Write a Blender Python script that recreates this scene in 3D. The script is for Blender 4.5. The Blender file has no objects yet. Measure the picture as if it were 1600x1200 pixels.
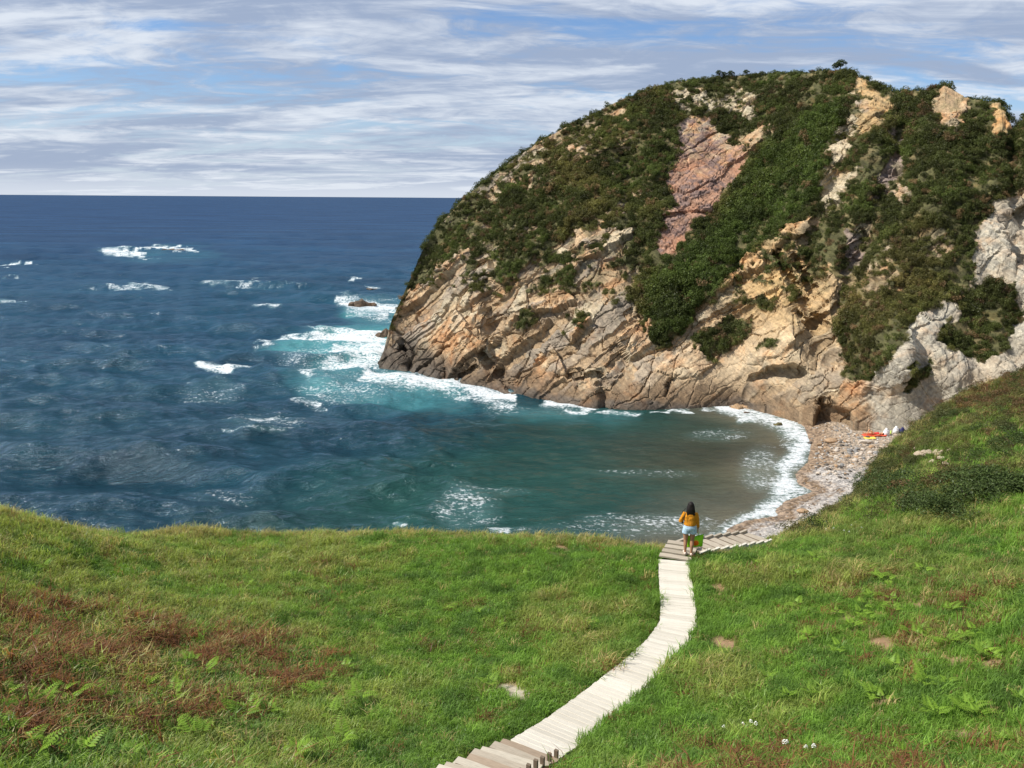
import bpy, bmesh, math, random
import numpy as np
from mathutils import Vector, Matrix

# ------------------------------------------------------------------ camera, world, sun, exposure
scene = bpy.context.scene
COL = scene.collection
F = 1256.0                                   # focal length in pixels of the 1600 px wide photograph
CAMZ = 21.0
PITCH = math.radians(13.02); ROLL = math.radians(0.40)
fw = np.array([0, math.cos(PITCH), -math.sin(PITCH)])
rt0 = np.array([1.0, 0, 0]); up0 = np.array([0, math.sin(PITCH), math.cos(PITCH)])
rt = math.cos(ROLL) * rt0 + math.sin(ROLL) * up0
upv = -math.sin(ROLL) * rt0 + math.cos(ROLL) * up0
cam_d = bpy.data.cameras.new('camera'); cam = bpy.data.objects.new('camera', cam_d); COL.objects.link(cam)
cam_d.sensor_width = 36; cam_d.lens = 36 * F / 1600; cam_d.clip_start = 0.1; cam_d.clip_end = 150000
M = Matrix.Identity(4)
for i in range(3):
    M[i][0] = rt[i]; M[i][1] = upv[i]; M[i][2] = -fw[i]
M[2][3] = CAMZ
cam.matrix_world = M
scene.camera = cam
scene.render.resolution_x = 1024; scene.render.resolution_y = 768

SUN_AZ = math.radians(-98)                  # compass-like, from +Y clockwise: behind left
SUN_EL = math.radians(48)
sdir = Vector((math.sin(SUN_AZ) * math.cos(SUN_EL), math.cos(SUN_AZ) * math.cos(SUN_EL), math.sin(SUN_EL)))
sl = bpy.data.lights.new('sun', 'SUN'); sl.energy = 4.8; sl.angle = math.radians(0.5); sl.color = (1, 0.955, 0.88)
so = bpy.data.objects.new('sun', sl); COL.objects.link(so)
so.rotation_euler = (-sdir).to_track_quat('-Z', 'Y').to_euler(); so.location = (-40, -40, 80)

world = bpy.data.worlds.new('World'); scene.world = world; world.use_nodes = True
def build_world():
    nt = world.node_tree; N = nt.nodes; L = nt.links
    N.clear()
    out = N.new('ShaderNodeOutputWorld'); bg = N.new('ShaderNodeBackground'); bg.inputs[1].default_value = 0.10
    sky = N.new('ShaderNodeTexSky'); sky.sky_type = 'NISHITA'; sky.sun_disc = False
    sky.sun_elevation = SUN_EL; sky.sun_rotation = SUN_AZ
    sky.air_density = 1.0; sky.dust_density = 0.7; sky.ozone_density = 2.0
    tc = N.new('ShaderNodeTexCoord'); sep = N.new('ShaderNodeSeparateXYZ'); L.new(tc.outputs['Generated'], sep.inputs[0])
    def mth(op, a, b=None, c=None):
        n = N.new('ShaderNodeMath'); n.operation = op
        for k, v in enumerate((a, b, c)):
            if v is None: continue
            if isinstance(v, (int, float)): n.inputs[k].default_value = v
            else: L.new(v, n.inputs[k])
        return n.outputs[0]
    zz = mth('ADD', mth('MAXIMUM', sep.outputs[2], 0.0), 0.11)
    u = mth('DIVIDE', sep.outputs[0], zz); v = mth('DIVIDE', sep.outputs[1], zz)
    comb = N.new('ShaderNodeCombineXYZ'); L.new(u, comb.inputs[0]); L.new(v, comb.inputs[1])
    def cloud(rot, sc, scale, detail, rough, dist, seed):
        mp = N.new('ShaderNodeMapping'); mp.inputs['Rotation'].default_value = (0, 0, rot)
        mp.inputs['Scale'].default_value = (sc[0], sc[1], 1); mp.inputs['Location'].default_value = (seed, seed * 1.7, seed * .3)
        L.new(comb.outputs[0], mp.inputs[0])
        t = N.new('ShaderNodeTexNoise'); t.inputs['Scale'].default_value = scale; t.inputs['Detail'].default_value = detail
        t.inputs['Roughness'].default_value = rough; t.inputs['Distortion'].default_value = dist
        L.new(mp.outputs[0], t.inputs['Vector']); return t.outputs['Fac']
    def mrange(x, a, b, c=0, d=1):
        n = N.new('ShaderNodeMapRange'); n.interpolation_type = 'SMOOTHSTEP'
        L.new(x, n.inputs[0])
        for k, q in enumerate((a, b, c, d)): n.inputs[k + 1].default_value = q
        return n.outputs[0]
    bands = cloud(math.radians(-16), (0.55, 1.0), 1.15, 8, 0.60, 0.8, 3.1)
    fine = cloud(math.radians(-12), (0.8, 1.2), 3.4, 9, 0.64, 1.0, 7.7)
    shade = cloud(math.radians(-19), (0.45, 1.0), 1.5, 8, 0.60, 0.9, 12.3)
    dens = mth('ADD', mth('MULTIPLY', bands, 0.72), mth('MULTIPLY', fine, 0.28))
    cov = mrange(dens, 0.365, 0.515)
    lit = mrange(mth('ADD', mth('MULTIPLY', shade, 0.7), mth('MULTIPLY', fine, 0.3)), 0.41, 0.62)
    ccol = N.new('ShaderNodeMix'); ccol.data_type = 'RGBA'
    ccol.inputs[6].default_value = (2.75, 3.35, 4.55, 1); ccol.inputs[7].default_value = (5.9, 6.3, 6.9, 1)
    L.new(mth('MAXIMUM', lit, mrange(sep.outputs[2], 0.0, 0.035, 0.75, 0.0)), ccol.inputs[0])
    tint = N.new('ShaderNodeMix'); tint.data_type = 'RGBA'; tint.blend_type = 'MULTIPLY'; tint.inputs[0].default_value = 1.0; L.new(sky.outputs[0], tint.inputs[6]); tint.inputs[7].default_value = (0.70, 0.84, 1.05, 1)
    hz = N.new('ShaderNodeMix'); hz.data_type = 'RGBA'                 # pale haze low over the sea
    L.new(mrange(sep.outputs[2], 0.0, 0.13, 0.85, 0.0), hz.inputs[0]); L.new(tint.outputs[2], hz.inputs[6]); hz.inputs[7].default_value = (5.0, 5.6, 6.5, 1)
    mix = N.new('ShaderNodeMix'); mix.data_type = 'RGBA'
    L.new(mth('MULTIPLY', cov, 0.93), mix.inputs[0]); L.new(hz.outputs[2], mix.inputs[6]); L.new(ccol.outputs[2], mix.inputs[7])
    L.new(mix.outputs[2], bg.inputs[0]); L.new(bg.outputs[0], out.inputs[0])
build_world()
scene.view_settings.view_transform = 'Standard'; scene.view_settings.look = 'None'
scene.view_settings.gamma = 1; scene.view_settings.exposure = 0.40; scene.view_settings.use_curve_mapping = False

# ------------------------------------------------------------------ numeric helpers
rng = np.random.default_rng(7); random.seed(7)
CAM = np.array([0, 0, CAMZ])
def rays(px, py):
    px = np.asarray(px, float); py = np.asarray(py, float)
    d = fw + ((px - 800) / F)[..., None] * rt + ((600 - py) / F)[..., None] * upv
    return d
def at_range(px, py, d):                    # point on the pixel's ray at horizontal range d
    r = rays(px, py); h = np.hypot(r[..., 0], r[..., 1]); return CAM + r * (np.asarray(d) / h)[..., None]
def at_z(px, py, z=0.0):
    r = rays(px, py); return CAM + r * ((z - CAMZ) / r[..., 2])[..., None]
def project(P):
    q = P - CAM; dz = q @ fw; dz = np.where(dz < 0.01, 0.01, dz)
    return np.stack([800 + F * (q @ rt) / dz, 600 - F * (q @ upv) / dz], -1)
def sstep(x, a, b):
    t = np.clip((x - a) / (b - a), 0, 1); return t * t * (3 - 2 * t)
def hash3(i, j, k, seed=0):
    h = (i.astype(np.int64) * 374761393 + j.astype(np.int64) * 668265263 + k.astype(np.int64) * 2147483647 + seed * 1274126177) & 0xffffffff
    h = ((h ^ (h >> 13)) * 1274126177) & 0xffffffff
    h = ((h ^ (h >> 16)) * 2246822519) & 0xffffffff
    h = h ^ (h >> 15)
    return (h & 0xffffff) / float(0xffffff)
def vnoise(P, seed=0):                       # value noise with quintic blend, -1..1
    i = np.floor(P).astype(np.int64); f = P - i; f = f * f * f * (f * (f * 6 - 15) + 10)
    r = 0
    for a in (0, 1):
        for b in (0, 1):
            for c in (0, 1):
                w = (f[:, 0] if a else 1 - f[:, 0]) * (f[:, 1] if b else 1 - f[:, 1]) * (f[:, 2] if c else 1 - f[:, 2])
                r = r + w * hash3(i[:, 0] + a, i[:, 1] + b, i[:, 2] + c, seed)
    return r * 2 - 1
def fbm(P, octv=4, seed=0, gain=0.5):
    r = 0; a = 1; s = 0; Q = P.copy()
    for o in range(octv):
        r = r + a * vnoise(Q, seed + o * 17); s += a; a *= gain; Q = Q * 2.03 + 11.7
    return r / s
def worley(P, seed=0):
    i = np.floor(P).astype(np.int64); f1 = np.full(len(P), 9.0); f2 = np.full(len(P), 9.0); cid = np.zeros(len(P))
    for a in (-1, 0, 1):
        for b in (-1, 0, 1):
            for c in (-1, 0, 1):
                ci, cj, ck = i[:, 0] + a, i[:, 1] + b, i[:, 2] + c
                q = np.stack([ci + hash3(ci, cj, ck, seed), cj + hash3(ci, cj, ck, seed + 1), ck + hash3(ci, cj, ck, seed + 2)], -1)
                d = np.linalg.norm(P - q, axis=1); h = hash3(ci, cj, ck, seed + 3)
                nw = d < f1; f2 = np.where(nw, f1, np.minimum(f2, d)); cid = np.where(nw, h, cid); f1 = np.where(nw, d, f1)
    return f1, f2, cid
def dist_line(P, line, closed=False):
    line = np.asarray(line, float); n = len(line); best = np.full(len(P), 1e9)
    for k in range(n if closed else n - 1):
        a = line[k]; b = line[(k + 1) % n]; ab = b - a; t = np.clip(((P - a) @ ab) / max(ab @ ab, 1e-9), 0, 1)
        best = np.minimum(best, np.linalg.norm(P - a - t[:, None] * ab, axis=1))
    return best
def inside(P, poly):
    poly = np.asarray(poly, float); n = len(poly); c = np.zeros(len(P), bool)
    for k in range(n):
        a = poly[k]; b = poly[(k + 1) % n]
        if a[1] == b[1]: continue
        t = ((a[1] > P[:, 1]) != (b[1] > P[:, 1])) & (P[:, 0] < (b[0] - a[0]) * (P[:, 1] - a[1]) / (b[1] - a[1]) + a[0])
        c ^= t
    return c
def sdf(P, poly):                            # negative inside
    d = dist_line(P, poly, True); return np.where(inside(P, poly), -d, d)

# ------------------------------------------------------------------ object helpers
def tag(o, label=None, cat=None, group=None, kind=None):
    if label: o['label'] = label
    if cat: o['category'] = cat
    if group: o['group'] = group
    if kind: o['kind'] = kind
    return o
def link(name, me, mat=None, parent=None):
    o = bpy.data.objects.new(name, me); COL.objects.link(o)
    if mat: me.materials.append(mat)
    if parent is not None: o.parent = parent
    return o
def empty(name, loc=(0, 0, 0), rz=0):
    o = bpy.data.objects.new(name, None); COL.objects.link(o); o.location = loc; o.rotation_euler = (0, 0, rz)
    o.empty_display_size = 0.2; return o
def mesh_np(name, V, Q, smooth=True):        # quads or tris as an int array
    me = bpy.data.meshes.new(name); V = np.asarray(V, np.float32); Q = np.asarray(Q, np.int32); k = Q.shape[1]
    me.vertices.add(len(V)); me.vertices.foreach_set('co', V.ravel())
    me.loops.add(Q.size); me.loops.foreach_set('vertex_index', Q.ravel())
    me.polygons.add(len(Q)); me.polygons.foreach_set('loop_start', np.arange(0, Q.size, k, dtype=np.int32))
    me.polygons.foreach_set('use_smooth', np.full(len(Q), smooth))
    me.update(calc_edges=True); me.validate(); return me
def grid_faces(nu, nv):
    a = np.arange(nu * nv).reshape(nu, nv)
    return np.stack([a[:-1, :-1].ravel(), a[1:, :-1].ravel(), a[1:, 1:].ravel(), a[:-1, 1:].ravel()], 1)
def add_col(me, name, C):
    at = me.attributes.new(name, 'FLOAT_COLOR', 'POINT'); C = np.asarray(C, np.float32)
    if C.shape[1] == 3: C = np.concatenate([C, np.ones((len(C), 1), np.float32)], 1)
    at.data.foreach_set('color', C.ravel())
def add_float(me, name, x):
    at = me.attributes.new(name, 'FLOAT', 'POINT'); at.data.foreach_set('value', np.asarray(x, np.float32))
def pymesh(name, V, Fc, smooth=False):
    me = bpy.data.meshes.new(name); me.from_pydata([tuple(map(float, v)) for v in V], [], [tuple(map(int, f)) for f in Fc]); me.update()
    if smooth: me.polygons.foreach_set('use_smooth', [True] * len(me.polygons))
    return me
def box(V, Fc, c, ax, ay, az):               # oriented box from centre and three half-vectors
    c, ax, ay, az = map(np.asarray, (c, ax, ay, az)); b = len(V)
    for k in range(8):
        V.append(c + (1 if k & 1 else -1) * ax + (1 if k & 2 else -1) * ay + (1 if k & 4 else -1) * az)
    for f in ((0, 2, 3, 1), (4, 5, 7, 6), (0, 1, 5, 4), (2, 6, 7, 3), (0, 4, 6, 2), (1, 3, 7, 5)): Fc.append([b + q for q in f])

# ------------------------------------------------------------------ materials
class NT:
    def __init__(s, name):
        s.m = bpy.data.materials.new(name); s.m.use_nodes = True; s.t = s.m.node_tree; s.t.nodes.clear()
        s.out = s.n('ShaderNodeOutputMaterial')
    def n(s, t, **kw):
        x = s.t.nodes.new(t)
        for k, v in kw.items(): setattr(x, k, v)
        return x
    def l(s, a, b): s.t.links.new(a, b)
    def put(s, sock, v):
        if v is None: return
        if isinstance(v, bpy.types.NodeSocket): s.l(v, sock)
        elif isinstance(v, (tuple, list)) and len(v) == 3 and sock.type == 'RGBA': sock.default_value = (*v, 1)
        else: sock.default_value = v
    def math(s, op, a, b=None, c=None):
        x = s.n('ShaderNodeMath', operation=op)
        for k, v in enumerate((a, b, c)): s.put(x.inputs[k], v)
        return x.outputs[0]
    def noise(s, scale, detail=4, rough=0.55, vec=None, dist=0.0, fac=True):
        x = s.n('ShaderNodeTexNoise'); x.inputs['Scale'].default_value = scale; x.inputs['Detail'].default_value = detail
        x.inputs['Roughness'].default_value = rough; x.inputs['Distortion'].default_value = dist
        if vec is not None: s.l(vec, x.inputs['Vector'])
        return x.outputs['Fac' if fac else 'Color']
    def mix(s, f, a, b, bt='MIX'):
        x = s.n('ShaderNodeMix', data_type='RGBA', blend_type=bt); x.clamp_factor = True
        s.put(x.inputs[0], f); s.put(x.inputs[6], a); s.put(x.inputs[7], b); return x.outputs[2]
    def rng(s, x, a, b, c=0.0, d=1.0, smooth=True):
        m = s.n('ShaderNodeMapRange'); m.interpolation_type = 'SMOOTHSTEP' if smooth else 'LINEAR'
        for k, v in enumerate((x, a, b, c, d)): s.put(m.inputs[k], v)
        return m.outputs[0]
    def attr(s, name, out='Color', inst=False):
        x = s.n('ShaderNodeAttribute'); x.attribute_name = name; x.attribute_type = 'INSTANCER' if inst else 'GEOMETRY'
        return x.outputs[out]
    def pos(s): return s.n('ShaderNodeNewGeometry').outputs['Position']
    def objco(s): return s.n('ShaderNodeTexCoord').outputs['Object']
    def mapping(s, vec, scale=(1, 1, 1), rot=(0, 0, 0)):
        x = s.n('ShaderNodeMapping'); x.inputs['Scale'].default_value = scale; x.inputs['Rotation'].default_value = rot
        s.l(vec, x.inputs[0]); return x.outputs[0]
    def bump(s, h, strength=0.5, dist=0.05, nrm=None):
        x = s.n('ShaderNodeBump'); x.inputs['Strength'].default_value = strength; x.inputs['Distance'].default_value = dist
        s.l(h, x.inputs['Height'])
        if nrm is not None: s.l(nrm, x.inputs['Normal'])
        return x.outputs[0]
    def prin(s, col, rough=0.8, normal=None, spec=0.3, **kw):
        p = s.n('ShaderNodeBsdfPrincipled'); s.put(p.inputs['Base Color'], col); s.put(p.inputs['Roughness'], rough)
        s.put(p.inputs['Specular IOR Level'], spec)
        for k, v in kw.items(): s.put(p.inputs[k.replace('_', ' ')], v)
        if normal is not None: s.l(normal, p.inputs['Normal'])
        s.l(p.outputs[0], s.out.inputs[0]); return p
def plain(name, col, rough=0.7, spec=0.3, var=0.18, scale=20, bump=0.2, bdist=0.005):
    m = NT(name); co = m.objco(); n = m.noise(scale, 5, 0.6, co)
    c = m.mix(1.0, col, m.mix(n, (1 - var,) * 3, (1 + var,) * 3), 'MULTIPLY')
    m.prin(c, rough, m.bump(n, bump, bdist), spec); return m.m
def rock_mat(name, use_attr=None, col=(0.3, 0.24, 0.18), scale=1.0, bd=0.12):
    m = NT(name); p = m.pos() if use_attr else m.objco()
    base = m.attr(use_attr) if use_attr else col
    ps = m.mapping(p, (1, 1, 1), (0.0, math.radians(-42), math.radians(25)))
    ps = m.mapping(ps, (0.35, 0.35, 2.2))
    streak = m.noise(1.1 * scale, 6, 0.62, ps, 0.4)
    big = m.noise(0.33 * scale, 5, 0.6, p, 0.5); fine = m.noise(3.2 * scale, 8, 0.68, p)
    c = m.mix(1.0, base, m.mix(m.rng(streak, 0.3, 0.7), (0.74, 0.74, 0.75), (1.16, 1.14, 1.10)), 'MULTIPLY')
    c = m.mix(1.0, c, m.mix(m.rng(fine, 0.3, 0.7), (0.72, 0.72, 0.73), (1.22, 1.22, 1.22)), 'MULTIPLY')
    c = m.mix(m.rng(big, 0.52, 0.70, 0, 0.45), c, m.mix(1.0, c, (1.25, 0.80, 0.48), 'MULTIPLY'))
    v = m.n('ShaderNodeTexVoronoi', feature='DISTANCE_TO_EDGE'); v.inputs['Scale'].default_value = 0.7 * scale
    m.l(m.mapping(ps, (1.6, 1.6, 0.9)), v.inputs['Vector'])
    crack = m.rng(v.outputs['Distance'], 0.0, 0.06)
    h = m.math('ADD', m.math('MULTIPLY', streak, 1.2), m.math('ADD', m.math('MULTIPLY', fine, 0.7), m.math('MULTIPLY', crack, 0.4)))
    m.prin(c, 0.85, m.bump(h, 0.6, bd * 1.2), 0.2); return m.m

# ------------------------------------------------------------------ FOREGROUND GROUND
# crest of the meadow and of the right-hand hillside: (pixel x, pixel y, horizontal range in metres)
CREST = [(-420, 770, 25), (-200, 785, 25), (-60, 790, 25), (0, 797, 25), (40, 812, 25.5), (80, 828, 26), (200, 838, 26.5), (300, 833, 26.5), (450, 838, 26.5),
         (620, 832, 26.5), (800, 838, 25.5), (950, 848, 24.6), (1040, 858, 24), (1100, 862, 24), (1150, 858, 24.6), (1190, 851, 25.5),
         (1242, 832, 28), (1290, 808, 31), (1334, 784, 35), (1366, 762, 39), (1380, 722, 44), (1396, 698, 47), (1422, 676, 50),
         (1458, 648, 53), (1505, 614, 55), (1560, 596, 56), (1600, 580, 57), (1800, 520, 60)]
cr = np.array([at_range(a, b, d) for a, b, d in CREST])
INNER = [(833, 1177, 10.9), (887, 1142, 11.9), (1002, 1049, 14.4), (1060, 980, 17.4), (1057, 925, 19.6), (1054, 873, 22.0),
         (400, 1190, 10.3), (50, 1190, 9.6), (-200, 1190, 9.2), (1200, 1190, 10.4), (1500, 1190, 9.8), (1800, 1190, 9.2), (600, 1000, 16.6), (300, 1000, 16.0), (20, 1000, 14.6),
         (-250, 950, 14), (600, 900, 21), (200, 900, 20.6), (0, 880, 19.5), (-250, 860, 19), (1200, 1000, 16.4), (1400, 1000, 15.6), (1590, 1000, 14.6), (1800, 950, 15),
         (1250, 900, 20.5), (1420, 870, 22), (1590, 850, 22.5), (1800, 820, 24), (1400, 780, 29), (1500, 730, 34), (1590, 690, 38), (1800, 650, 42), (1450, 700, 40), (1520, 650, 46)]
inn = np.array([at_range(a, b, d) for a, b, d in INNER])
extra = np.array([[0, 0, 19.4], [-12, -2, 19.2], [12, -2, 19.6], [0, -10, 25], [-25, -8, 23], [25, -8, 24], [-40, 5, 17], [40, 8, 19], [60, 30, 18], [-50, 20, 14]], float)
CP = np.concatenate([cr, inn, extra])
def tps_fit(XY, z, lam=0.15):
    n = len(XY); d = np.linalg.norm(XY[:, None] - XY[None], axis=2); K = np.where(d > 0, d * d * np.log(np.maximum(d, 1e-9)), 0) + lam * np.eye(n)
    Pm = np.concatenate([np.ones((n, 1)), XY], 1); A = np.block([[K, Pm], [Pm.T, np.zeros((3, 3))]])
    return np.linalg.solve(A, np.concatenate([z, np.zeros(3)]))
TW = tps_fit(CP[:, :2], CP[:, 2])
def tps(XY):
    r = TW[-3] + XY @ TW[-2:]
    for k in range(len(CP)):
        d2 = ((XY - CP[k, :2]) ** 2).sum(1); r = r + TW[k] * 0.5 * d2 * np.log(np.maximum(d2, 1e-9))
    return r
CRLINE = cr[:, :2]
LANDPOLY = np.concatenate([CRLINE, [[90, 60], [90, -40], [-70, -40], [-70, CRLINE[0, 1]]]])
def crest_sd(XY):                            # positive beyond the crest
    d = dist_line(XY, CRLINE); return np.where(inside(XY, LANDPOLY), -d, d)
def ground_z(XY):
    XY = np.atleast_2d(np.asarray(XY, float)); sd = crest_sd(XY)
    P3 = np.concatenate([XY, np.zeros((len(XY), 1))], 1)
    n = 0.10 * fbm(P3 * 0.45, 3, 5) + 0.05 * fbm(P3 * 1.9, 2, 9)
    return tps(XY) + n * sstep(np.hypot(XY[:, 0], XY[:, 1]), 3, 12) - np.where(sd > 0, 1.25 * sd + 0.1 * np.minimum(sd, 1.5) ** 2, 0)
def gz(x, y): return float(ground_z([[x, y]])[0])
def ground_hit(px, py, far=75.0):            # where a pixel's ray meets the ground
    r = rays(px, py); r = r / np.hypot(r[0], r[1]); t = np.arange(4, far, 0.15); P = CAM + t[:, None] * r
    below = np.nonzero(P[:, 2] < ground_z(P[:, :2]))[0]
    if len(below) == 0: return None
    k = below[0]; a, b = t[max(k - 1, 0)], t[k]
    for _ in range(12):
        mid = 0.5 * (a + b); q = CAM + mid * r
        if q[2] < gz(q[0], q[1]): b = mid
        else: a = mid
    q = CAM + b * r; return np.array([q[0], q[1], gz(q[0], q[1])])

# boardwalk centre line, needed for the grass mask
BW_PIX = [(833, 1177), (887, 1142), (945, 1097), (1002, 1049), (1040, 1012), (1060, 980), (1060, 955), (1057, 925), (1054, 900), (1053, 876)]
BW = np.array([ground_hit(a, b) for a, b in BW_PIX])
STAIR_LOW = np.array([ground_hit(833, 1177), ground_hit(752, 1222)])
LAND = ground_hit(1068, 866)                 # landing where the person stands
ST_END = ground_hit(1186, 853)
PATHLINES = [BW[:, :2], np.array([LAND[:2], ST_END[:2]])]

def soil_mask(px):
    """bare patches: list of (x, y, rx, ry)"""
    pts = [(1136, 1008, 24, 15), (1122, 925, 14, 16), (812, 1082, 24, 12), (1372, 877, 12, 5), (1392, 1010, 18, 10), (1372, 1002, 18, 7), (1490, 1030, 17, 10), (1440, 940, 12, 10),
           (870, 858, 14, 5), (700, 1158, 10, 9), (1150, 935, 8, 6), (1330, 965, 16, 8), (1560, 1035, 20, 9), (1545, 905, 20, 6), (1400, 900, 10, 5), (790, 1075, 10, 6), (1510, 1150, 26, 10), (1380, 1095, 18, 8)]
    r = np.zeros(len(px))
    for x, y, a, b in pts:
        r = np.maximum(r, 1 - sstep(np.hypot((px[:, 0] - x) / (a * 1.15), (px[:, 1] - y) / (b * 1.2)), 0.6, 1.3))
    return r
BROWN = [(-500, 930), (0, 940), (120, 955), (250, 965), (330, 980), (430, 985), (520, 1010), (520, 1060), (440, 1095), (400, 1150), (250, 1150), (90, 1190), (-500, 1230)]
HEATH = [(1440, 640), (1500, 596), (1600, 560), (1800, 520), (1800, 640), (1600, 650), (1520, 640)]

def build_ground():
    xs = np.arange(-62, 62.01, 0.27); ys = np.arange(-12, 74, 0.27)
    X, Y = np.meshgrid(xs, ys, indexing='ij'); XY = np.stack([X.ravel(), Y.ravel()], 1)
    Z = np.maximum(ground_z(XY), -2.5)
    # keep the soil below boardwalk and stairs
    for ln, zz in ((BW, 0.0),):
        dl = dist_line(XY, ln[:, :2]); Z -= 0.10 * (1 - sstep(dl, 0.35, 0.6))
    P = np.concatenate([XY, Z[:, None]], 1)
    keep_q = grid_faces(len(xs), len(ys)); fz = Z[keep_q].max(1); keep_q = keep_q[fz > -2.4]
    us = np.unique(keep_q); mp = -np.ones(len(P), int); mp[us] = np.arange(len(us))
    P = P[us]; keep_q = mp[keep_q]
    px = project(P); n1 = fbm(P * 0.6, 4, 21); n2 = fbm(P * 2.3, 3, 22)
    pxw = px + np.stack([n1 * 26, n2 * 14], 1)
    green = np.array([0.055, 0.085, 0.018]); olive = np.array([0.105, 0.105, 0.035]); brown = np.array([0.13, 0.065, 0.03]); soil = np.array([0.30, 0.19, 0.11])
    C = green + (olive - green) * sstep(n1 + 0.4 * n2, -0.1, 0.5)[:, None]
    bm = 1 - sstep(sdf(pxw, BROWN), -25, 15); C = C + (brown - C) * (0.6 * bm)[:, None]
    hm = 1 - sstep(sdf(pxw, HEATH), -10, 15); C = C + (np.array([0.09, 0.06, 0.03]) - C) * (0.6 * hm)[:, None]
    sm = soil_mask(px + np.stack([n2 * 14, n1 * 9], 1)); pale = soil_mask(px) * (np.hypot(px[:, 0] - 812, px[:, 1] - 1082) < 40)
    sc = soil + (np.array([0.45, 0.40, 0.30]) - soil) * pale[:, None]
    C = C + (sc - C) * sm[:, None]
    sd = crest_sd(P[:, :2]); rk = sstep(sd + n2, 3.5, 6.0)
    C = C + (np.array([0.24, 0.20, 0.14]) - C) * rk[:, None]
    me = mesh_np('ground', P, keep_q); add_col(me, 'gcol', np.clip(C, 0, 1))
    m = NT('ground_soil'); c = m.attr('gcol'); p = m.pos(); n = m.noise(9, 6, 0.65, p); nn = m.noise(40, 4, 0.6, p)
    c = m.mix(1.0, c, m.mix(n, (0.55,) * 3, (1.4,) * 3), 'MULTIPLY'); c = m.mix(1.0, c, m.mix(nn, (0.75,) * 3, (1.25,) * 3), 'MULTIPLY')
    m.prin(c, 0.95, m.bump(m.math('ADD', n, nn), 0.6, 0.05), 0.1)
    return tag(link('ground', me, m.m), 'grassy meadow and hillside sloping down to the cove', kind='structure')
build_ground()

# ------------------------------------------------------------------ BEACH AND SHORELINE
SHORE_PIX = [(1140, 636), (1180, 640), (1205, 640), (1238, 652), (1258, 668), (1268, 695), (1263, 722), (1244, 741), (1247, 756), (1272, 768), (1228, 783), (1212, 798),
             (1218, 806), (1165, 814), (1138, 826), (1130, 842), (1128, 870), (1090, 905)]
SH = at_z(np.array([p[0] for p in SHORE_PIX]), np.array([p[1] for p in SHORE_PIX]), 0.0)[:, :2]
BEACHPOLY = np.concatenate([SH, [[10, 36], [40, 36], [70, 60], [70, 100], [30, 100], [SH[0, 0] + 2, 96]]])
def shore_sd(XY):                            # positive on land
    d = dist_line(XY, SH); return np.where(inside(XY, BEACHPOLY), d, -d)
def beach_z(XY):
    s = shore_sd(XY); P3 = np.concatenate([XY, np.zeros((len(XY), 1))], 1)
    z = np.where(s > 0, 0.02 + 0.085 * s + 0.05 * np.minimum(s, 3), 0.12 * s)
    return z + 0.06 * fbm(P3 * 0.8, 3, 31) * sstep(s, 0, 2) + 0.10 * np.exp(-((s - 2.6) / 0.9) ** 2)
def build_beach():
    xs = np.arange(8, 62, 0.2); ys = np.arange(34, 92, 0.22)
    X, Y = np.meshgrid(xs, ys, indexing='ij'); XY = np.stack([X.ravel(), Y.ravel()], 1); Z = beach_z(XY)
    P = np.concatenate([XY, Z[:, None]], 1); q = grid_faces(len(xs), len(ys)); q = q[Z[q].max(1) > -0.9]
    s = shore_sd(XY); px = project(P); n = fbm(P * 0.9, 4, 33); n2 = fbm(P * 4, 2, 35)
    grey = np.array([0.345, 0.325, 0.30]); sand = np.array([0.30, 0.245, 0.185]); weed = np.array([0.14, 0.095, 0.055])
    far = 1 - sstep(px[:, 1] + n * 22, 728, 742)
    C = grey + (sand - grey) * far[:, None]
    wet = (1 - sstep(s + 0.8 * n, 0.5, 1.6 + 2.0 * far)); C = C + (np.array([0.22, 0.155, 0.10]) - C) * (0.85 * wet)[:, None]
    # lines of seaweed along the old tide marks
    w1 = np.exp(-((s - 0.7 + 0.6 * n) / 0.30) ** 2) * sstep(px[:, 1], 730, 750) + 0.8 * np.exp(-((s - 1.7 + 0.8 * n) / 0.28) ** 2) * sstep(px[:, 1], 738, 752)
    C = C + (weed - C) * np.clip(w1 * sstep(n2, -0.35, 0.3) * 1.2, 0, 1)[:, None]
    me = mesh_np('beach', P, q); add_col(me, 'bcol', np.clip(C, 0, 1))
    m = NT('beach_gravel'); c = m.attr('bcol'); p = m.pos()
    v = m.n('ShaderNodeTexVoronoi'); v.inputs['Scale'].default_value = 5.5; m.l(p, v.inputs['Vector'])
    sp = m.n('ShaderNodeSeparateColor'); m.l(v.outputs['Color'], sp.inputs[0]); n = m.noise(2.0, 5, 0.6, p)
    c = m.mix(1.0, c, m.mix(sp.outputs[0], (0.5, 0.5, 0.52), (1.5, 1.45, 1.4)), 'MULTIPLY')
    c = m.mix(1.0, c, m.mix(n, (0.75,) * 3, (1.25,) * 3), 'MULTIPLY')
    h = m.math('SUBTRACT', 1.0, v.outputs['Distance'])
    m.prin(c, 0.8, m.bump(h, 0.8, 0.08), 0.25)
    return tag(link('beach', me, m.m), 'shingle and sand beach in the cove', kind='structure')
build_beach()

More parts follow.
